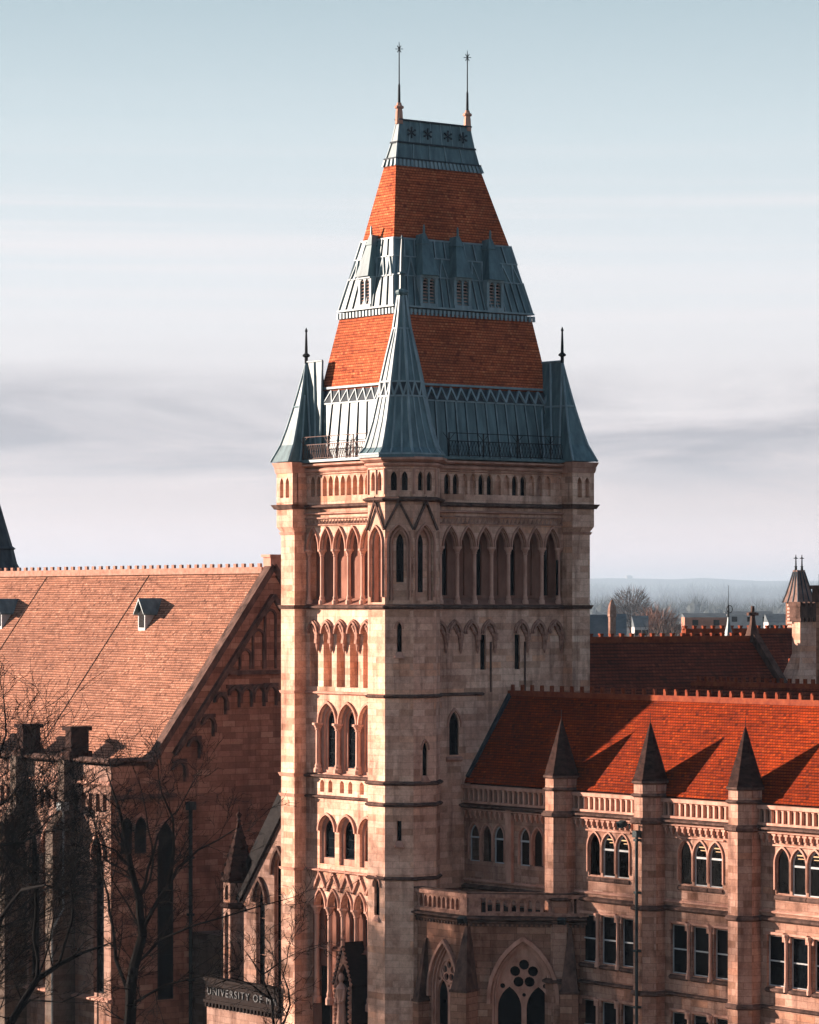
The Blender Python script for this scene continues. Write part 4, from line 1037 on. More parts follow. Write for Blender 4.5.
mb.build('drainpipe', 'pipe', H)
# facade
mb = MB(); fops = []
pairs = [(-25.95 - .95 + .3, 1)]
bayY = [27.6 - 1.2, 31.0, 36.9, 42.8, 48.7, 54.6, 60.5, 66.4]
fops = [Op(-26.4, .6, 9.5, 17.9, 19.1, .3)]
for y0_ in (31.0, 36.9, 42.8, 48.7, 54.6): fops += [Op(-(y0_ + 3.05), .62, 9.5, 17.9, 19.1, .3), Op(-(y0_ + 1.35), .62, 9.5, 17.9, 19.1, .3)]
wall(mb, FH, -HEND, -YG, 7, 20.0, fops); wall(mb, FH, -HEND, -YG, 0, 7, [])
sq = []
k = 25.7
while k < 60: sq.append(Op(-k, .22, 20.5, 21.6, 0, .35, 'blind')); k += .82
wall(mb, FH, -HEND, -YG, 20.0, 22.2, sq); wall(mb, FH, -HEND, -YG, 22.2, 23.6, [])
mb.build('wall', 'stone_hall_shade', H)
mb = MB()
for o in fops: hood(mb, FH, o, .14, .03, 0, .16, .3)
FH.course(mb, -HEND, -YG + .1, 22.1, 22.4, .25); FH.course(mb, -HEND, -YG + .1, 9.0, 9.3, .3)
mb.build('moulding', 'mould', H)
mb = MB(); FH.course(mb, -HEND, -YG + .2, 23.45, 23.8, .35); mb.box(FX, EX + .4, YG, HEND, 23.3, 23.45); FG.course(mb, FX - .2, EX, 23.45, 23.8, .35)
FH.course(mb, -HEND, -YG + .2, 6.3, 6.7, .35); mb.build('parapet', 'soot', H)
for o in fops: window(H, FH, o, bars='lead', frame='iron')
for y in (29.2, 35.0, 40.9, 46.8, 52.7, 58.6):
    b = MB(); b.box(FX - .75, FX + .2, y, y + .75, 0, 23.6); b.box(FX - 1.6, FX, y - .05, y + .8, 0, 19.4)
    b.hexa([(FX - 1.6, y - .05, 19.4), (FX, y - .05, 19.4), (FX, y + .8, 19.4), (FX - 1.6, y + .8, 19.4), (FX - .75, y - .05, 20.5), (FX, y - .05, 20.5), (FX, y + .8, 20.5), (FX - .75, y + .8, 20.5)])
    o = b.build('buttress', 'stone_soot_shade', H)
    b = MB(); b.box(FX - .3, FX + .95, y - .1, y + .6, 23.6, 25.4); b.box(FX - .45, FX + 1.1, y - .25, y + .75, 25.35, 25.6); b.box(FX - .5, FX + 1.15, y - .2, y + .7, 23.4, 24.1); b.build('chimney', 'spire', o)
mb = MB(); mb.tube((FX - .95, 28.95, 14.5), (FX - .95, 28.95, 20.5), .07, .07, 6); mb.tube((FX - 1.75, 28.95, 0), (FX - 1.75, 28.95, 13.2), .07, .07, 6); mb.tube((FX - 1.75, 28.95, 13.2), (FX - .95, 28.95, 14.5), .07, .07, 6)
mb.box(FX - 1.3, FX - .7, 28.7, 29.2, 20.5, 21.0); mb.build('drainpipe', 'pipe_pale', H)
# hall roof dormers
HD = None
for y, t in ((35.7, .765), (54.0, .765)):
    x0, _, zz = onroof(y, t, 0)
    if HD is None:
        HD = thing('tmp', '', '', (x0, y, zz)); HD.name = 'dormer_vent'; WO[HD.name] = (x0, y, zz); del HD['label']; del HD['category']
        HD.parent = H; HD.location = (x0 - 3, y - 50, zz)
        mb = MB(); mb.box(x0 - .75, x0 + .6, y - .42, y + .42, zz - 1.0, zz + .15); mb.build('dormer_cheek', 'white', HD)
        mb = MB()
        for sg in (-1, 1): mb.hexa([(x0 - 1.0, y + sg * .62, zz + .0), (x0 + 1.0, y + sg * .62, zz + .0), (x0 + 1.0, y, zz + .95), (x0 - 1.0, y, zz + .95), (x0 - 1.0, y + sg * .62, zz + .1), (x0 + 1.0, y + sg * .62, zz + .1), (x0 + 1.0, y, zz + 1.1), (x0 - 1.0, y, zz + 1.1)])
        mb.build('dormer_roof', 'lead', HD)
        mb = MB(); mb.poly([(x0 - .78, y - .28, zz - .8), (x0 - .78, y + .28, zz - .8), (x0 - .78, y + .28, zz), (x0 - .78, y, zz + .5), (x0 - .78, y - .28, zz)]); mb.build('dormer_louvre', 'slate', HD)
        HB = (x0, y, zz)
    else: copy_tree(HD, H, (x0 - 3, y - 50, zz))
# spire behind hall ridge at far left
mb = MB(); sx, sy = 15.9, 72.
BS_ = thing('lead_spire', 'grey lead spire rising behind the hall ridge at the left edge', 'spire', (sx, sy, 0))
mb.lathe(sx, sy, [(1.6, 0), (1.6, 35.5)], 8); mb.build('spire_base', 'stone_red', BS_)
mb = MB(); mb.lathe(sx, sy, [(1.9, 35.5), (1.5, 36.2), (1.25, 37.2), (1.4, 37.3), (1.15, 37.5), (.05, 41.2)], 8); mb.build('spire_roof', 'lead_dark', BS_)

# ------------------------------------------------------------------ link between hall and tower
K = thing('link_building', 'low link with lancet windows and dark roof between hall gable and tower', 'building', (1, 13, 0))
FK = Face(-.65, 0, -1, 0)
ko = [Op(-13.0, .42, 8.5, 16.4, 17.6, .45), Op(-11.1, .5, 8.5, 17.6, 18.9, .45)]
mb = MB(); pls = [(-16.0, 0), (-9.6, 0), (-9.6, 22.2), (-16.0, 14.5)]
cut = -12.05
def kz(s): return 14.5 + (s + 16.0) * (22.2 - 14.5) / 6.4
panel(mb, FK, [(-16, 0), (cut, 0), (cut, kz(cut)), (-16, kz(-16))], [Op(-13.0, .45, 8.5, 15.9, 17.0, .45).loop()], 0)
panel(mb, FK, [(cut, 0), (-9.6, 0), (-9.6, kz(-9.6)), (cut, kz(cut))], [ko[1].loop()], 0)
ko[0] = Op(-13.0, .45, 8.5, 15.9, 17.0, .25); ko[1].depth = .25
for o in ko: FK.strip(mb, o.loop(), o.loop(), 0, -.25, True)
mb.build('wall', 'stone_hall_shade', K)
mb = MB()
for o in ko: hood(mb, FK, o, .16, .1, 0, .2, .1)
mb.build('hood_mould', 'soot', K)
for o in ko: window(K, FK, o, bars='lead', frame='mould')
mb = MB(); mb.hexa([(-.25, 9.8, 14), (-.25, 17.6, 14), (.1, 17.6, 14), (.1, 9.8, 14), (-.25, 9.8, 24.6), (-.25, 17.6, 15.0), (.1, 17.6, 15.0), (.1, 9.8, 24.6)]); mb.build('upper_gable', 'slate', K)
mb = MB(); mb.bar(FK.p(-16.2, 14.5, .0), FK.p(-9.7, 22.4, .0), .35, .4, (FK.nx, FK.ny, 0))
mb.hexa([(-.5, 9.8, 22.3), (-.5, 16.2, 14.6), (8, 16.2, 14.6), (8, 9.8, 22.3), (2.4, 9.8, 25.2), (2.4, 17.2, 16.6), (8, 17.2, 16.6), (8, 9.8, 25.2)])
mb.build('roof', 'slate', K)
mb = MB(); mb.box(2.5, 8, 15.5, 24.9, 0, 13.); mb.build('back_wall', 'stone_soot_shade', K)
# octagonal pinnacled turret of the link
LT = thing('pinnacled_turret', 'small octagonal stone turret with dark crocketed spirelet beside the link building', 'turret', (-.2, 15.6, 0))
lx, ly = -.3, 15.75; lr = .92
mb = MB()
LF = [Face(lx + lr * cos(pi / 8) * cos(a), ly + lr * cos(pi / 8) * sin(a), cos(a), sin(a)) for a in [k * pi / 4 for k in range(8)]]
e = lr * sin(pi / 8)
for k, F in enumerate(LF):
    if k in (3, 4, 5, 6):
        wall(mb, F, -e, e, 15.6, 16.9, [Op(0, .2, 15.8, 16.4, 16.7, .12, 'blind', 4)]); wall(mb, F, -e, e, 10.5, 15.4, [Op(0, .24, 11, 14.7, 15.1, .14, 'blind', 4)]); wall(mb, F, -e, e, 0, 10.5, [])
        F.box(mb, -e, e, 15.4, 15.6, -.1, 0)
    else: wall(mb, F, -e, e, 0, 16.9, [])
mb.build('turret_shaft', 'stone_hall_shade', LT)
mb = MB()
for z in (15.4, 10.4): mb.lathe(lx, ly, [(lr, z - .12), (lr + .22, z), (lr + .22, z + .12), (lr, z + .25)], 8, cap=False)
mb.lathe(lx, ly, [(lr, 16.8), (lr + .2, 16.95), (lr + .1, 17.1), (.1, 20.3), (.16, 20.4), (.06, 20.5), (.2, 20.75), (.05, 20.9), (.02, 21.3)], 8)
for k in range(8):
    for j in range(5):
        t = j / 6; a = pi / 8 + k * pi / 4; r = (lr + .05) * (1 - t); z = 17.2 + 3.1 * t; mb.lathe(lx + r * cos(a), ly + r * sin(a), [(.02, z), (.1, z + .08), (.09, z + .16), (.02, z + .24)], 5)
mb.build('spirelet', 'spire', LT)
# lettered entrance screen
SG = thing('lettered_parapet', 'dark parapet band with white capital letters between the small turret and the tower', 'sign', (-1.3, 13.5, 9.5))
FS = Face(-1.62, 0, -1, 0)
mb = MB(); FS.box(mb, -17.3, -9.76, 9.9, 11.0, -.4, 0); FS.box(mb, -17.4, -9.76, 11.0, 11.2, -.45, .12); FS.box(mb, -17.4, -9.76, 9.72, 9.9, -.45, .1)
k = -17.3
while k < -9.9: FS.box(mb, k, k + .16, 9.45, 9.72, -.3, .06); k += .36
mb.build('parapet_band', 'board', SG)
mb = MB(); FS.box(mb, -17.3, -9.76, 0, 9.45, -.4, -.1); mb.build('screen_wall', 'stone_hall_shade', SG)
cu = bpy.data.curves.new('lettering', 'FONT'); cu.body = 'UNIVERSITY OF MA'; cu.size = .62; cu.extrude = .03; cu.space_character = 1.3
to = bpy.data.objects.new('tmp_text', cu); COL.objects.link(to); bpy.context.view_layer.update()
me = bpy.data.meshes.new_from_object(to.evaluated_get(bpy.context.evaluated_depsgraph_get())); bpy.data.objects.remove(to)
wd = max(v.co.x for v in me.vertices); me.materials.clear(); me.materials.append(M['text']); me.name = 'lettering'
for v in me.vertices: v.co = Vector((-1.655 - v.co.z + 1.3, 17.05 - v.co.x * 7.15 / wd - 13.5, 10.2 + v.co.y - 9.5))
lm = MB(); lm.v = [tuple(v.co + Vector((-1.3, 13.5, 9.5))) for v in me.vertices]; lm.f = [tuple(p.vertices) for p in me.polygons]
for q in lm.pieces(.002): q.build('letter', 'text', SG, whole=True)

# ------------------------------------------------------------------ ranges behind the wing
def gabled(name, lab, x0, x1, y, zr, zb, run, mat='tile_old'):
    """range with its ridge along x and the near slope facing -y"""
    t = thing(name, lab, 'building', ((x0 + x1) / 2, y, 0))
    mb = MB(); mb.poly([(x0, y - run, zb), (x1, y - run, zb), (x1, y, zr), (x0, y, zr)]); mb.poly([(x0, y + run, zb), (x1, y + run, zb), (x1, y, zr), (x0, y, zr)]); mb.build('roof', mat, t)
    mb = MB(); mb.box(x0, x1, y - run + .3, y + run - .3, 0, zb + .1); mb.build('wall', 'stone_red', t)
    mb = MB()
    for x in (x1,): mb.poly([(x, y - run + .3, zb), (x, y + run - .3, zb), (x, y, zr)])
    mb.build('gable_wall', 'stone_red', t)
    mb = MB(); mb.bar((x0, y, zr + .02), (x1, y, zr + .02), .4, .35); k = x0
    while k < x1 - .3: mb.box(k, k + .22, y - .08, y + .08, zr + .1, zr + .34); mb.box(k - .03, k + .25, y - .1, y + .1, zr + .3, zr + .38); k += .8
    mb.build('ridge_cresting', 'crest', t); return t
g1 = gabled('roofed_range', 'dark red roofed range behind the long wing, ending in a coped gable with a finial', 11.8, 28.6, 3., 31.0, 24.0, 6.4)
mb = MB(); mb.bar((28.8, 3, 31.3), (28.8, -3.4, 24.0), .5, .5); mb.bar((28.8, 3, 31.3), (28.8, 9.4, 24.0), .5, .5); mb.build('coping', 'soot', g1)
mb = MB(); mb.lathe(28.8, 3, [(.5, 30.8), (.38, 31.5), (.2, 31.9), (.14, 32.4), (.3, 32.45), (.3, 32.6), (.12, 32.65), (.1, 33.0)], 6)
mb.box(28.4, 29.2, 2.9, 3.1, 32.42, 32.6); mb.build('finial', 'soot', g1)
gabled('far_range', 'further dark red roof with cresting seen past the coped gable', 33, 62, 14., 31.35, 25, 6.)
x, y = 32.3, 9.0
t = thing('antenna_mast', 'thin mast with ring on a white base above the dark ridge', 'mast', (x, y, 24))
mb = MB(); mb.lathe(x, y, [(.3, 24), (.28, 31.2), (.12, 31.8), (.06, 32.3)], 6); mb.build('mast_base', 'lead', t)
mb = MB(); mb.lathe(x, y, [(.055, 32.2), (.05, 33.0), (.02, 33.1), (.012, 34.3)], 6)
for k in range(12):
    a, b = 2 * pi * k / 12, 2 * pi * (k + 1) / 12; mb.tube((x + .24 * cos(a), y - .1, 32.8 + .24 * sin(a)), (x + .24 * cos(b), y - .1, 32.8 + .24 * sin(b)), .025, .025, 4)
mb.build('aerial', 'iron', t)
# low crested roof and small lit roof
def xroof(name, lab, x, z, y0, y1, run, drop, mat='tile_wing'):
    t = thing(name, lab, 'building', (x, (y0 + y1) / 2, 0)); mb = MB()
    mb.poly([(x - run, y0, z - drop), (x - run, y1, z - drop), (x, y1, z), (x, y0, z)]); mb.poly([(x + run, y0, z - drop), (x + run, y1, z - drop), (x, y1, z), (x, y0, z)]); mb.poly([(x - run, y0, z - drop), (x + run, y0, z - drop), (x, y0, z)]); mb.poly([(x - run, y1, z - drop), (x + run, y1, z - drop), (x, y1, z)])
    mb.build('roof', mat, t); mb = MB(); mb.box(x - run + .2, x + run - .2, min(y0, y1) + .1, max(y0, y1) - .1, 0, z - drop + .05); mb.build('wall', 'stone_red', t)
    mb = MB(); mb.bar((x, y0, z), (x, y1, z), .3, .26); k = min(y0, y1)
    while k < max(y0, y1) - .2: mb.box(x - .07, x + .07, k, k + .18, z + .1, z + .38); k += .6
    mb.build('ridge_cresting', 'crest', t); return t
xroof('low_range', 'low dark roof with cresting between the wing ridge and rear range', 13., 28.75, -26, -9.2, 2.0, 3.2, 'tile_old')
xroof('lit_range', 'small sunlit orange roof tucked below the tall stone chimney', 34., 29.6, -4.5, 5.2, 3, 4.5, 'tile')
# chimney stack
M['rustroof'] = plain('rusty_panel', (.1, .06, .05), (.2, .13, .11), 2, .7)
CS = thing('chimney_stack', 'tall pale stone chimney with dark battlemented top near the right edge', 'chimney', (31, .5, 20))
cx, cy = 30., .1; mb = MB(); mb.box(cx, cx + 1.9, cy, cy + .7, 20, 32.5)
mb.hexa([(cx - .8, cy - .6, 27.9), (cx + 2.1, cy - .6, 27.9), (cx + 2.1, cy + 1.3, 27.9), (cx - .8, cy + 1.3, 27.9), (cx, cy, 30.1), (cx + 1.9, cy, 30.1), (cx + 1.9, cy + .7, 30.1), (cx, cy + .7, 30.1)])
mb.box(cx - .9, cx + 2.1, cy - .6, cy + 1.3, 15, 28.2); mb.build('chimney_shaft', 'stone', CS)
mb = MB(); mb.box(cx - .15, cx + 2.05, cy - .15, cy + .85, 32.3, 32.42)
for k in range(6): mb.box(cx - .1 + .38 * k, cx + .08 + .38 * k, cy - .16, cy + .8, 32.05, 32.3)
mb.box(cx - .12, cx + 2.0, cy - .12, cy + .8, 32.42, 33.0)
for k in range(6): mb.box(cx - .18 + .4 * k, cx + .02 + .4 * k, cy - .2, cy + .85, 32.95, 33.25)
mb.build('battlements', 'soot', CS)
DC = thing('dark_chimney', 'sooty dark chimney cut by the right edge of the view', 'chimney', (15, -18.5, 20)); cx, cy = 14., -19.4
mb = MB(); mb.box(cx, cx + 1.7, cy, cy + 1.5, 18, 33.2); mb.build('chimney_shaft', 'stone_red', DC)
mb = MB(); mb.box(cx - .15, cx + 1.85, cy - .15, cy + 1.65, 33.2, 33.9); mb.box(cx - .25, cx + 1.95, cy - .25, cy + 1.75, 33.9, 34.1); mb.box(cx + .1, cx + 1.6, cy + .1, cy + 1.4, 34.1, 34.7); mb.build('chimney_cap', 'soot', DC)
VT = thing('ventilation_turret', 'louvred turret with steep lead roof and twin finials behind the pale chimney', 'turret', (87, 60, 20)); x, y = 87., 60.
mb = MB(); mb.box(x - .78, x + .78, y - .78, y + .78, 20, 33.4); mb.build('turret_body', 'stone_red', VT)
mb = MB()
for k in range(9): mb.box(x - .84, x - .76, y - .55, y + .55, 30.6 + .3 * k, 30.76 + .3 * k); mb.box(x - .55, x + .55, y - .84, y - .76, 30.6 + .3 * k, 30.76 + .3 * k)
mb.build('louvre', 'louvre', VT)
vl = [(35.9, x - .42, x + .42, y - .25, y + .25), (34.0, x - .8, x + .8, y - .75, y + .75), (33.3, x - 1.02, x + 1.02, y - .95, y + .95)]
mb = MB(); frust(mb, vl[0], vl[1]); frust(mb, vl[1], vl[2]); mb.box(x - .45, x + .45, y - .28, y + .28, 35.9, 36.05); mb.build('turret_roof', 'rustroof', VT)
mb = MB(); ribs(mb, vl[0], vl[1], 3, 3, .1, .06); ribs(mb, vl[1], vl[2], 3, 3, .1, .06); mb.build('lead_ribs', 'lead_dark', VT)
for dx in (-.35, .35):
    mb = MB(); mb.lathe(x + dx, y, [(.13, 35.9), (.1, 36.3), (.14, 36.35), (.07, 36.4), (.05, 37.0), (.13, 37.05), (.05, 37.15), (.03, 37.35)], 6)
    mb.box(x + dx - .24, x + dx + .24, y - .03, y + .03, 37.02, 37.08); mb.build('finial', 'iron', VT)

# ------------------------------------------------------------------ distance
CAM = (-110.645, -147.33, 33.)
CA, SA = cos(radians(37)), sin(radians(37))
def far(px, D):     # ground position seen in direction px at distance D
    k = (px - 409.5) / 3350 * D
    return CAM[0] + SA * D + CA * k, CAM[1] + CA * D - SA * k
def terr(x, y):
    D = sqrt((x - CAM[0]) ** 2 + (y - CAM[1]) ** 2)
    pts = [(0, 0), (300, 0), (650, 12), (1300, 14), (7000, 8), (14000, 26), (22000, 85), (27000, 190), (30500, 272), (32500, 250)]
    z = pts[-1][1]
    for (a, za), (b, zb) in zip(pts, pts[1:]):
        if a <= D < b: z = za + (zb - za) * (D - a) / (b - a); break
    if D > 1000:
        th = atan2(y - CAM[1], x - CAM[0]); z += min(1.6, (D - 1000) / 14000) * (7 * sin(th * 23 + D * .0004) + 5 * sin(th * 71 + 1.3 + D * .0003) + 4.0 * sin(th * 190) + 2.5 * sin(th * 430 + D * .001))
    return z
mb = MB(); rad = [0, 60, 150, 300, 450, 650, 950, 1300, 1900, 2600, 3700, 5200, 7000, 9500, 12000, 15000, 18000, 22000, 25000, 28000, 30500, 32500]; n = 720
mb.v.append((CAM[0], CAM[1], 0))
for r in rad[1:]:
    for k in range(n):
        a = 2 * pi * k / n; x, y = CAM[0] + r * cos(a), CAM[1] + r * sin(a); mb.v.append((x, y, terr(x, y)))
for k in range(n): mb.f.append((0, 1 + k, 1 + (k + 1) % n))
for j in range(len(rad) - 2):
    for k in range(n):
        a = 1 + j * n + k; b = 1 + j * n + (k + 1) % n; mb.f.append((a, a + n, b + n, b))
M['ground'] = plain('ground', (.035, .045, .035), (.11, .1, .085), .02, .95)
M['twig'] = plain('bare_crowns', (.05, .042, .04), (.1, .075, .065), .4, .95)
M['twig_red'] = plain('bare_crowns_reddish', (.12, .065, .05), (.2, .11, .08), .4, .95)
M['wood'] = plain('evergreen_wood', (.02, .03, .03), (.06, .065, .06), .08, .95)
M['roofgrey'] = plain('grey_roof', (.06, .075, .085), (.11, .13, .14), .5, .8)
M['wallwhite'] = plain('pale_render', (.3, .29, .28), (.42, .41, .4), .5, .8)
M['wallbrick'] = plain('brick', (.22, .1, .07), (.34, .17, .12), .5, .9)
g = mb.build('ground', 'ground'); g['kind'] = 'structure'
def crown(mb, cx, cy, z, w, h, n, sz):
    """bare crown: many short twigs fanning out from the middle"""
    for _ in range(n):
        a = random.uniform(0, 2 * pi); u = random.uniform(-.9, 1); r = random.random() ** .45; q = sqrt(1 - u * u)
        d = Vector((q * cos(a), q * sin(a), u * .8 + .35)) + Vector((random.gauss(0, .3), random.gauss(0, .3), random.gauss(0, .3)))
        d.normalize(); p = Vector((cx + w * r * q * cos(a), cy + w * r * q * sin(a), z + h * r * u)); L = sz * random.uniform(1.5, 4)
        sd = d.cross(Vector((random.gauss(0, 1), random.gauss(0, 1), random.gauss(0, 1)))).normalized() * sz * .11
        mb.poly([p - sd, p + sd, p + d * L])
def clump(mb, cx, cy, z, w, h, n=7):
    i = len(mb.v); ph = random.uniform(0, 6)
    for j in range(5):
        t = -.9 + 1.9 * j / 4; r = w * sqrt(max(.04, 1 - t * t))
        for k in range(n):
            a = ph + 2 * pi * k / n; rr = r * random.uniform(.75, 1.2); mb.v.append((cx + rr * cos(a), cy + rr * sin(a), z + h * t * random.uniform(.85, 1.1)))
    for j in range(4):
        for k in range(n):
            a = i + j * n + k; b = i + j * n + (k + 1) % n; mb.f.append((a, b, b + n, a + n))
    mb.f.append(tuple(i + 4 * n + k for k in range(n)))
DT = [(648, 560, 18.5, 6, 'twig_red', 'reddish bare tree left of the pair behind the dark ridge'), (660, 600, 19, 6.5, 'twig', 'grey bare tree right of the pair behind the dark ridge'),
      (638, 520, 15, 4.5, 'twig_red', 'low reddish bare tree beside the distant church'), (684, 640, 14, 7, 'twig_red', 'spreading rust coloured tree under the white building'),
      (700, 620, 15, 6, 'twig_red', 'rust coloured tree just left of the mast'), (716, 610, 15.5, 5.5, 'twig', 'dark bare tree right behind the mast'),
      (672, 700, 17, 6, 'twig', 'slender grey tree beyond the bare pair'), (631, 1500, 26, 10, 'twig', 'large rounded tree standing above the hazy woods'),
      (657, 1050, 18, 7, 'twig_red', 'pale red tree halfway to the woods'), (762, 640, 14, 6, 'twig', 'bare tree between mast and ventilation turret')]
for px, D, h, w, mt, lab in DT:
    x, y = far(px, D); z = terr(x, y); t = thing('bare_tree', lab, 'tree', (x, y, z), 'distant bare trees')
    mb = MB(); mb.tube((x, y, z - .5), (x + .4, y, z + h * .5), h * .03, h * .018, 6)
    for k in range(16):
        a = random.uniform(0, 2 * pi); b = random.uniform(.25, .8); mb.tube((x + .2, y, z + h * random.uniform(.2, .5)), (x + w * .8 * cos(a) * b, y + w * .8 * sin(a) * b, z + h * random.uniform(.55, .98)), h * .011, h * .003, 4)
    mb.build('trunk', 'bark', t)
    mb = MB(); crown(mb, x, y, z + h * .6, w, h * .42, 2600, .5 if D < 1000 else 1.1); mb.build('crown', mt, t)
# church
x, y = far(612, 420); CH = thing('distant_church', 'small distant church with pointed turret and grey slate roof', 'church', (x, y, terr(x, y)))
mb = MB(); mb.lathe(x, y, [(.5, 0), (.5, 31.6), (.6, 31.7), (.55, 32.6), (.42, 33.2), (.1, 33.8)], 8); mb.build('turret', 'stone_hall_shade', CH)
x2, y2 = far(585, 424); x3, y3 = far(610.5, 424); d_ = Vector((x3 - x2, y3 - y2, 0)).normalized(); nn = Vector((-d_.y, d_.x, 0)) * -5
mb = MB(); a, b = Vector((x2 - d_.x * 10, y2 - d_.y * 10, 31.9)), Vector((x3, y3, 31.9)); dn = Vector((0, 0, -5))
mb.poly([a + nn + dn, b + nn + dn, b, a]); mb.poly([a - nn + dn, b - nn + dn, b, a]); mb.build('roof', 'roofgrey', CH)
mb = MB(); q = [a + nn * .95, b + nn * .95, b - nn * .95, a - nn * .95]; mb.hexa([(v.x, v.y, 0) for v in q] + [(v.x, v.y, 27.1) for v in q]); mb.poly([b + nn + dn, b - nn + dn, b]); mb.build('wall', 'stone_red', CH)
# houses and long buildings
def house(px, D, wpx, zt, zr, wall_, lab, rows=1, name='distant_building'):
    x, y = far(px, D); w = wpx / 3350 * D / 2; z = terr(x, y); t = thing(name, lab, 'building', (x, y, z)); dp = 5
    R = Vector((CA, -SA, 0)); Bk = Vector((SA, CA, 0)); c = Vector((x, y, 0))
    q = [c - R * w - Bk * dp, c + R * w - Bk * dp, c + R * w + Bk * dp, c - R * w + Bk * dp]
    mb = MB(); mb.hexa([(v.x, v.y, z - 2) for v in q] + [(v.x, v.y, zt) for v in q]); mb.build('wall', wall_, t)
    mb = MB(); a, b = c - R * (w + .3), c + R * (w + .3)
    mb.poly([(q[0].x, q[0].y, zt), (q[1].x, q[1].y, zt), (b.x, b.y, zr), (a.x, a.y, zr)]); mb.poly([(q[3].x, q[3].y, zt), (q[2].x, q[2].y, zt), (b.x, b.y, zr), (a.x, a.y, zr)])
    mb.poly([(q[0].x, q[0].y, zt), (q[3].x, q[3].y, zt), (a.x, a.y, zr)]); mb.poly([(q[1].x, q[1].y, zt), (q[2].x, q[2].y, zt), (b.x, b.y, zr)]); mb.build('roof', 'roofgrey', t)
    n = max(2, int(w * 2 / 4)); 
    for r in range(rows):
        mb = MB()
        for k in range(n):
            s_ = -w + 2 * w * (k + .5) / n; v = c + R * s_ - Bk * (dp + .05); u = R * .7
            z_ = zt - 1.9 - r * 3
            mb.poly([(v.x - u.x, v.y - u.y, z_), (v.x + u.x, v.y + u.y, z_), (v.x + u.x, v.y + u.y, z_ + 1.3), (v.x - u.x, v.y - u.y, z_ + 1.3)])
        mb.build('window', 'glass', t)
house(640, 760, 14, 28.2, 30.8, 'wallwhite', 'small white house left of the bare tree pair')
house(619, 640, 12, 27.5, 31.5, 'wallbrick', 'grey gabled house just right of the church turret')
house(704, 800, 42, 30.3, 31.3, 'wallbrick', 'long low brick building behind the mast')
house(748, 880, 46, 30.8, 31.6, 'wallwhite', 'long white flat building right of the mast')
house(776, 760, 20, 29.3, 31.2, 'wallwhite', 'pale building between finial and ventilation turret')
# woods: nobody could count them
def wood(name, lab, D0_, D1_, n, hh, sz, p0, p1):
    mb = MB()
    for _ in range(n):
        D = random.uniform(D0_, D1_); px = random.uniform(p0, p1); x, y = far(px, D); hh_ = hh; h = hh * random.uniform(.55, 1.25) * (1 + .25 * sin(px * .21) + .2 * sin(px * .057)); w = hh * random.uniform(.35, .7)
        z = terr(x, y); clump(mb, x, y, z + h * .5, w, h * .52); crown(mb, x, y, z + h * .55, w * 1.1, h * .55, 14, sz)
    o = mb.build(name, 'wood'); tag(o, lab, 'woodland', kind='stuff')
wood('woodland', 'nearer belt of grey bare woods in the haze', 5000, 8500, 1500, 16, 7, 490, 960)
wood('woodland', 'middle belt of blue grey woods fading in the haze', 11000, 16000, 1600, 24, 12, 490, 960)
wood('woodland', 'faint far belt of woods below the hills', 19000, 24500, 1400, 34, 20, 490, 960)
x, y = far(629, 30200); z = terr(x, y)
mb = MB(); mb.lathe(x, y, [(30, z - 60), (24, z + 2), (34, z + 8), (34, z + 30), (8, z + 38)], 10); o = mb.build('water_tower', 'wallwhite'); tag(o, 'tiny water tower on the far hill line', 'water tower')

# ------------------------------------------------------------------ bare trees in the foreground left
def tree(x, y, h, seed, lab, lean=(0, 0), spread=.55, r0=.34, twigs=1):
    rnd = random.Random(seed); t = thing('street_tree', lab, 'tree', (x, y, 0), 'bare street trees before the hall')
    tr = MB(); tw = MB()
    def grow_(p, d, L, r, lev):
        r = max(r, .014); n = (5, 4, 4, 4, 3, 3, 2)[min(lev, 6)]
        for k in range(n):
            q = p + d * (L / n); rr = max(.012, r * (1 - .42 / n))
            (tr if lev < 3 else tw).tube(p, q, r, rr, 7 if lev < 2 else 5 if lev < 4 else 3)
            wob = .09 + .045 * lev
            if (lev or k > 2) and lev < 6 and rnd.random() < (.85 if lev > 1 else .7):
                a = rnd.uniform(0, 2 * pi); ax = Vector((cos(a), sin(a), rnd.uniform(-.2, .5))); nd = (d * .75 + ax * .8).normalized()
                grow_(q, nd, L * rnd.uniform(.42, .68), rr * .5, max(lev + 1, 2) if lev < 2 else lev + 1 + (rnd.random() < .4))
            p, r = q, rr; d = (d + Vector((rnd.gauss(0, wob), rnd.gauss(0, wob), rnd.gauss(0, wob * .6) + .04))).normalized()
        if lev >= 6: return
        for k in range(3 if rnd.random() < .5 else 2):
            a = rnd.uniform(0, 2 * pi); ax = Vector((cos(a), sin(a), rnd.uniform(-.1, .5))); nd = (d + ax * (spread + rnd.uniform(-.1, .25))).normalized()
            grow_(p, nd, L * rnd.uniform(.62, .85), r * rnd.uniform(.58, .78), lev + 1)
    grow_(Vector((x, y, 0)), Vector((lean[0], lean[1], 1)).normalized(), h * .34, r0, 0)
    tr.build('trunk', 'bark', t); tw.build('crown', 'bark', t)
    print('tree', len(tw.f), max(v[2] for v in tw.v))
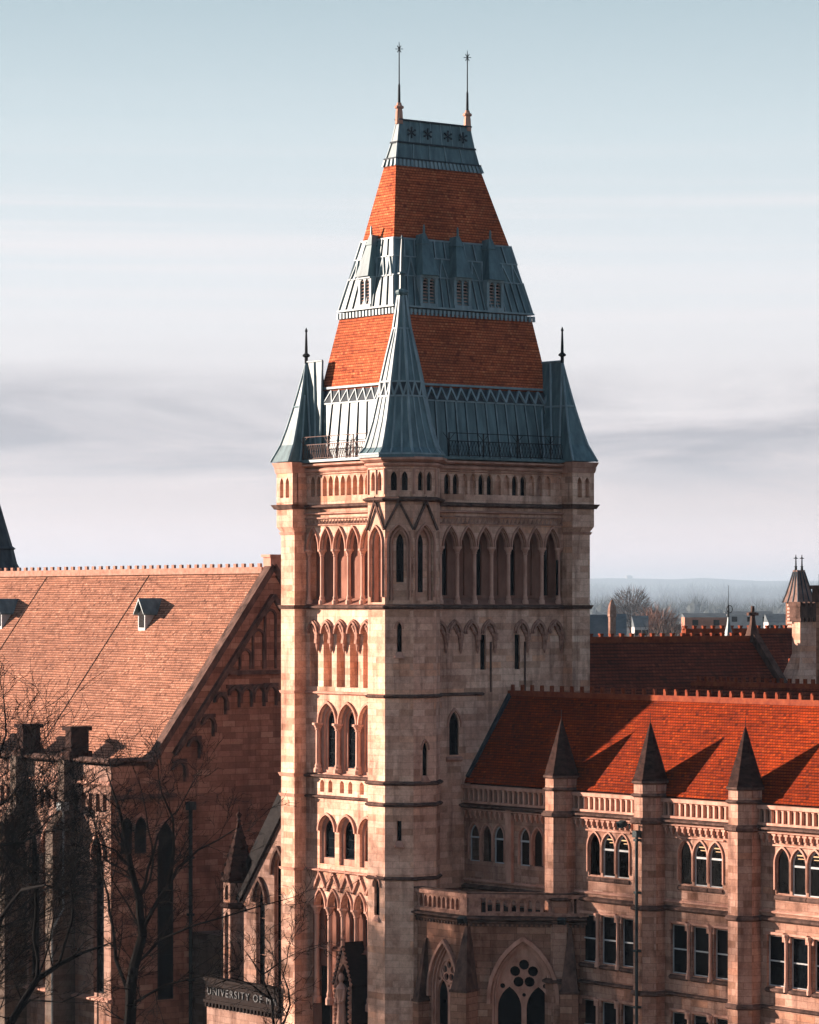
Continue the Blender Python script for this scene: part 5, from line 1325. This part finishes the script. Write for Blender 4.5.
def limb_tree(D, limbs, foot, lab, seed, dens=1.):
    """tree grown from its main limbs; every limb carries its own sprays of twigs"""
    rnd = random.Random(seed); fx, fy = far(foot, D); t = thing('street_tree', lab, 'tree', (fx, fy, 0), 'bare street trees before the hall')
    tr = MB(); tw = MB()
    def twig(p, d, L, r, lev):
        n = 3
        for k in range(n):
            q = p + d * (L / n); tw.tube(p, q, r, max(.01, r * .8), 4 if lev < 2 else 3)
            if lev < 4:
                for _ in range(1 if rnd.random() < .7 * dens else 0 if rnd.random() < .5 else 2):
                    nd = (d + Vector((rnd.gauss(0, .6), rnd.gauss(0, .6), rnd.gauss(.1, .5)))).normalized(); twig(q, nd, L * rnd.uniform(.45, .75), max(.011, r * .62), lev + 1)
            p = q; r = max(.01, r * .8); d = (d + Vector((rnd.gauss(0, .18), rnd.gauss(0, .18), rnd.gauss(.03, .15)))).normalized()
    off = {}
    for pts, r0, r1 in limbs:
        W_ = []
        for k, (px, py) in enumerate(pts):
            if (px, py) not in off:
                off[(px, py)] = (off[pts[k - 1]] + rnd.gauss(0, .7)) if k else 0.
            dd = D + off[(px, py)]; x, y = far(px, dd); W_.append(Vector((x, y, 33 + (606 - py) * dd / 3350)))
        n = len(W_) - 1; r0 *= .78; r1 *= .8
        for k in range(n):
            a, b = W_[k], W_[k + 1]; ra = r0 + (r1 - r0) * k / n; rb = r0 + (r1 - r0) * (k + 1) / n
            m = (a + b) / 2 + Vector((rnd.gauss(0, .06), rnd.gauss(0, .06), 0)); tr.tube(a, m, ra, (ra + rb) / 2, 8); tr.tube(m, b, (ra + rb) / 2, rb, 8)
            if py and W_[k].z > 8:
                L = (b - a).length; c = max(1, int(L * 1.5 * dens))
                for q in range(c):
                    p = a + (b - a) * ((q + rnd.random()) / c); d = ((b - a).normalized() * .7 + Vector((rnd.gauss(0, .6), rnd.gauss(0, .6), rnd.gauss(.2, .45)))).normalized()
                    twig(p, d, rnd.uniform(.9, 2.3) * (1. if ra < .2 else .8), max(.018, min(.05, ra * .4)), 1)
        twig(W_[-1], (W_[-1] - W_[-2]).normalized(), 1.8, max(.016, r1 * .9), 1)
    tr.build('trunk', 'bark', t); tw.build('crown', 'bark', t)
limb_tree(166, [([(124, 1280), (127, 1060), (131, 1005), (134, 966), (143, 934), (139, 898), (131, 868), (125, 833), (119, 809), (110, 782)], .46, .05),
    ([(143, 934), (150, 915), (168, 886), (177, 868), (198, 850), (234, 830)], .17, .035), ([(168, 886), (174, 850), (173, 818), (162, 794), (158, 765)], .11, .03),
    ([(139, 898), (148, 868), (158, 835), (178, 810), (192, 785)], .1, .03), ([(134, 966), (160, 940), (195, 925), (240, 912), (283, 900)], .1, .03),
    ([(131, 868), (115, 850), (95, 842), (72, 832)], .08, .025), ([(131, 1005), (116, 960), (113, 928), (108, 895), (100, 862), (96, 830)], .14, .03),
    ([(143, 934), (128, 905), (112, 880), (118, 845)], .08, .025), ([(131, 1005), (165, 985), (205, 975), (250, 985)], .09, .025), ([(139, 898), (150, 880), (152, 845), (146, 812), (140, 785)], .09, .025)],
    124, 'tall dark bare tree with a forked trunk before the hall gable', 5)
limb_tree(162, [([(-18, 1290), (-6, 1060), (11, 1023), (37, 979), (59, 964), (82, 953), (108, 944)], .34, .05), ([(37, 979), (34, 940), (36, 905), (28, 870), (30, 835)], .12, .03),
    ([(59, 964), (72, 920), (70, 885), (80, 850)], .1, .03), ([(-6, 1060), (-10, 980), (0, 919), (22, 890), (45, 885), (70, 893)], .2, .03),
    ([(-10, 980), (-14, 900), (0, 845), (23, 843), (34, 836), (52, 815)], .18, .03), ([(-14, 900), (-16, 820), (-4, 770), (6, 735), (4, 700)], .16, .03), ([(0, 845), (15, 863), (38, 872), (60, 876)], .08, .025),
    ([(-16, 820), (8, 800), (24, 780), (30, 755)], .08, .025), ([(11, 1023), (30, 1000), (62, 1002), (90, 990)], .08, .025), ([(37, 979), (50, 940), (56, 905)], .07, .025)],
    -18, 'dark bare tree at the far left spreading wide crooked branches across the hall windows', 9, .5)
limb_tree(168, [([(250, 1290), (262, 1090), (275, 1040), (272, 1000), (262, 975), (248, 955)], .16, .03), ([(275, 1040), (290, 1005), (283, 975), (288, 950)], .08, .025), ([(272, 1000), (252, 985), (232, 978), (215, 985)], .07, .022), ([(262, 975), (280, 962), (292, 955)], .05, .02)],
    250, 'low bare tree reaching across the lettered parapet', 14)
tree(-22, 18, 28, 41, 'unseen bare street tree added to shade the wing, nearest the hall corner', (0, 0), .5, .34)  # four trees out of view, added for the shade they cast
tree(-18.5, 22, 27, 43, 'unseen bare street tree added to shade the wing, just beyond the hall corner', (0, 0), .5, .34)
tree(-20, 28.5, 23, 53, 'unseen bare street tree added to shade the tower foot, halfway along the hall', (0, 0), .5, .32)
tree(-25, 13, 28, 47, 'unseen bare street tree added to shade the wing, farthest out from the hall', (0, 0), .5, .34)

# ------------------------------------------------------------------ haze
mb = MB(); mb.box(-33000, 33000, -33000, 33000, -12, 345)
m, nt = nt_new('haze_air'); v = N(nt, 'ShaderNodeVolumePrincipled'); v.inputs['Density'].default_value = .00006; v.inputs['Color'].default_value = (.36, .48, .6, 1); v.inputs['Anisotropy'].default_value = .2
o_ = N(nt, 'ShaderNodeOutputMaterial'); nt.links.new(v.outputs[0], o_.inputs['Volume'])
hz = mb.build('haze', m); hz['kind'] = 'stuff'; hz['label'] = 'pale morning haze over the city'

# ------------------------------------------------------------------ sky, sun, camera
SUN_EL = radians(10.5); sx_, sy_ = -1, 1.4; az = atan2(sy_, sx_)
w = bpy.data.worlds.new('World'); S.world = w; w.use_nodes = True; nt = w.node_tree; nt.nodes.clear()
sky = N(nt, 'ShaderNodeTexSky', sky_type='NISHITA', sun_disc=False, sun_elevation=SUN_EL, sun_rotation=(pi / 2 - az) % (2 * pi), air_density=1., dust_density=1.5, ozone_density=1.5, altitude=50)
tc = N(nt, 'ShaderNodeTexCoord'); sep = N(nt, 'ShaderNodeSeparateXYZ'); nt.links.new(tc.outputs['Generated'], sep.inputs[0])
def srgb(r, g, b): return tuple(((c / 255) / 12.92 if c / 255 < .04045 else ((c / 255 + .055) / 1.055) ** 2.4) for c in (r, g, b))
def mr(sock, a, b):
    n = N(nt, 'ShaderNodeMapRange'); nt.links.new(sock, n.inputs[0]); n.inputs[1].default_value = a; n.inputs[2].default_value = b; return n.outputs[0]
el = mr(sep.outputs[2], 0, .2)
k_ = lambda c, m_: tuple(v * m_ for v in c)
grad = ramp(nt, el, [(0, k_(srgb(250, 224, 221), 1.6)), (.06, k_(srgb(246, 222, 221), 1.45)), (.15, k_(srgb(244, 224, 220), 1.32)), (.28, k_(srgb(236, 228, 228), 1.25)), (.5, k_(srgb(230, 234, 238), 1.15)), (.7, k_(srgb(212, 226, 232), 1.1)), (.95, k_(srgb(180, 203, 213), 1.04)), (1, k_(srgb(172, 197, 208), 1.03))])
# long flat cloud bands
mp = N(nt, 'ShaderNodeMapping'); mp.inputs['Scale'].default_value = (4.6, 4.6, 30); nt.links.new(tc.outputs['Generated'], mp.inputs[0])
nz = N(nt, 'ShaderNodeTexNoise'); nz.inputs['Scale'].default_value = 1.5; nz.inputs['Detail'].default_value = 7; nz.inputs['Roughness'].default_value = .6; nz.inputs['Distortion'].default_value = .55; nt.links.new(mp.outputs[0], nz.inputs[0])
bandm = ramp(nt, el, [(.08, (0, 0, 0)), (.17, (.6,) * 3), (.22, (1,) * 3), (.31, (1,) * 3), (.37, (.15,) * 3), (.45, (0, 0, 0))])
cl_ = ramp(nt, nz.outputs[0], [(.36, (.12,) * 3), (.5, (.6,) * 3), (.62, (1, 1, 1))])
mu = N(nt, 'ShaderNodeMath', operation='MULTIPLY'); nt.links.new(bandm, mu.inputs[0]); nt.links.new(cl_, mu.inputs[1])
skyc = mixc(nt, mu.outputs[0], grad, k_(srgb(184, 181, 187), 1.12))
mp2 = N(nt, 'ShaderNodeMapping'); mp2.inputs['Scale'].default_value = (1.5, 1.5, 110); mp2.inputs['Location'].default_value = (2, 5, .6); nt.links.new(tc.outputs['Generated'], mp2.inputs[0])
nz2 = N(nt, 'ShaderNodeTexNoise'); nz2.inputs['Scale'].default_value = 1.6; nz2.inputs['Detail'].default_value = 5; nz2.inputs['Distortion'].default_value = .3; nt.links.new(mp2.outputs[0], nz2.inputs[0])
b2 = ramp(nt, el, [(.33, (.1,) * 3), (.42, (.9,) * 3), (.56, (.9,) * 3), (.64, (.2,) * 3), (.8, (0,) * 3)])
c2_ = ramp(nt, nz2.outputs[0], [(.45, (0, 0, 0)), (.7, (1, 1, 1))])
mu2 = N(nt, 'ShaderNodeMath', operation='MULTIPLY'); nt.links.new(b2, mu2.inputs[0]); nt.links.new(c2_, mu2.inputs[1])
skyc = mixc(nt, mu2.outputs[0], skyc, k_(srgb(244, 240, 242), 1.12))
bg1 = N(nt, 'ShaderNodeBackground'); nt.links.new(sky.outputs[0], bg1.inputs[0]); bg1.inputs[1].default_value = .05
bg2 = N(nt, 'ShaderNodeBackground'); nt.links.new(skyc, bg2.inputs[0]); bg2.inputs[1].default_value = .212
up = N(nt, 'ShaderNodeMapRange'); nt.links.new(sep.outputs[2], up.inputs[0]); up.inputs[1].default_value = .2; up.inputs[2].default_value = .5; up.inputs[3].default_value = 1; up.inputs[4].default_value = 0
mx = N(nt, 'ShaderNodeMixShader'); nt.links.new(up.outputs[0], mx.inputs[0]); nt.links.new(bg1.outputs[0], mx.inputs[1]); nt.links.new(bg2.outputs[0], mx.inputs[2])
ow = N(nt, 'ShaderNodeOutputWorld'); nt.links.new(mx.outputs[0], ow.inputs[0])

sl = bpy.data.lights.new('sun', 'SUN'); sl.energy = 5.0; sl.angle = radians(.9); sl.color = (1, .79, .66)
so = bpy.data.objects.new('sun', sl); COL.objects.link(so)
n_ = sqrt(sx_ ** 2 + sy_ ** 2); dv = Vector((sx_ / n_ * cos(SUN_EL), sy_ / n_ * cos(SUN_EL), sin(SUN_EL)))
so.rotation_euler = dv.to_track_quat('Z', 'Y').to_euler()

cd = bpy.data.cameras.new('camera'); cd.lens = 36 * 3350 / 1024; cd.sensor_width = 36; cd.shift_y = 94 / 1024; cd.clip_start = 1; cd.clip_end = 120000
co = bpy.data.objects.new('camera', cd); COL.objects.link(co); co.location = CAM; co.rotation_euler = (radians(90), 0, radians(-37)); S.camera = co
vs = S.view_settings; vs.view_transform = 'Standard'; vs.look = 'None'; vs.exposure = 2.1; vs.gamma = 1
try: vs.use_curve_mapping = False
except Exception: pass
S.cycles.max_bounces = 6; S.cycles.diffuse_bounces = 3; S.cycles.volume_bounces = 0
try: S.cycles.use_denoising = True
except Exception: pass
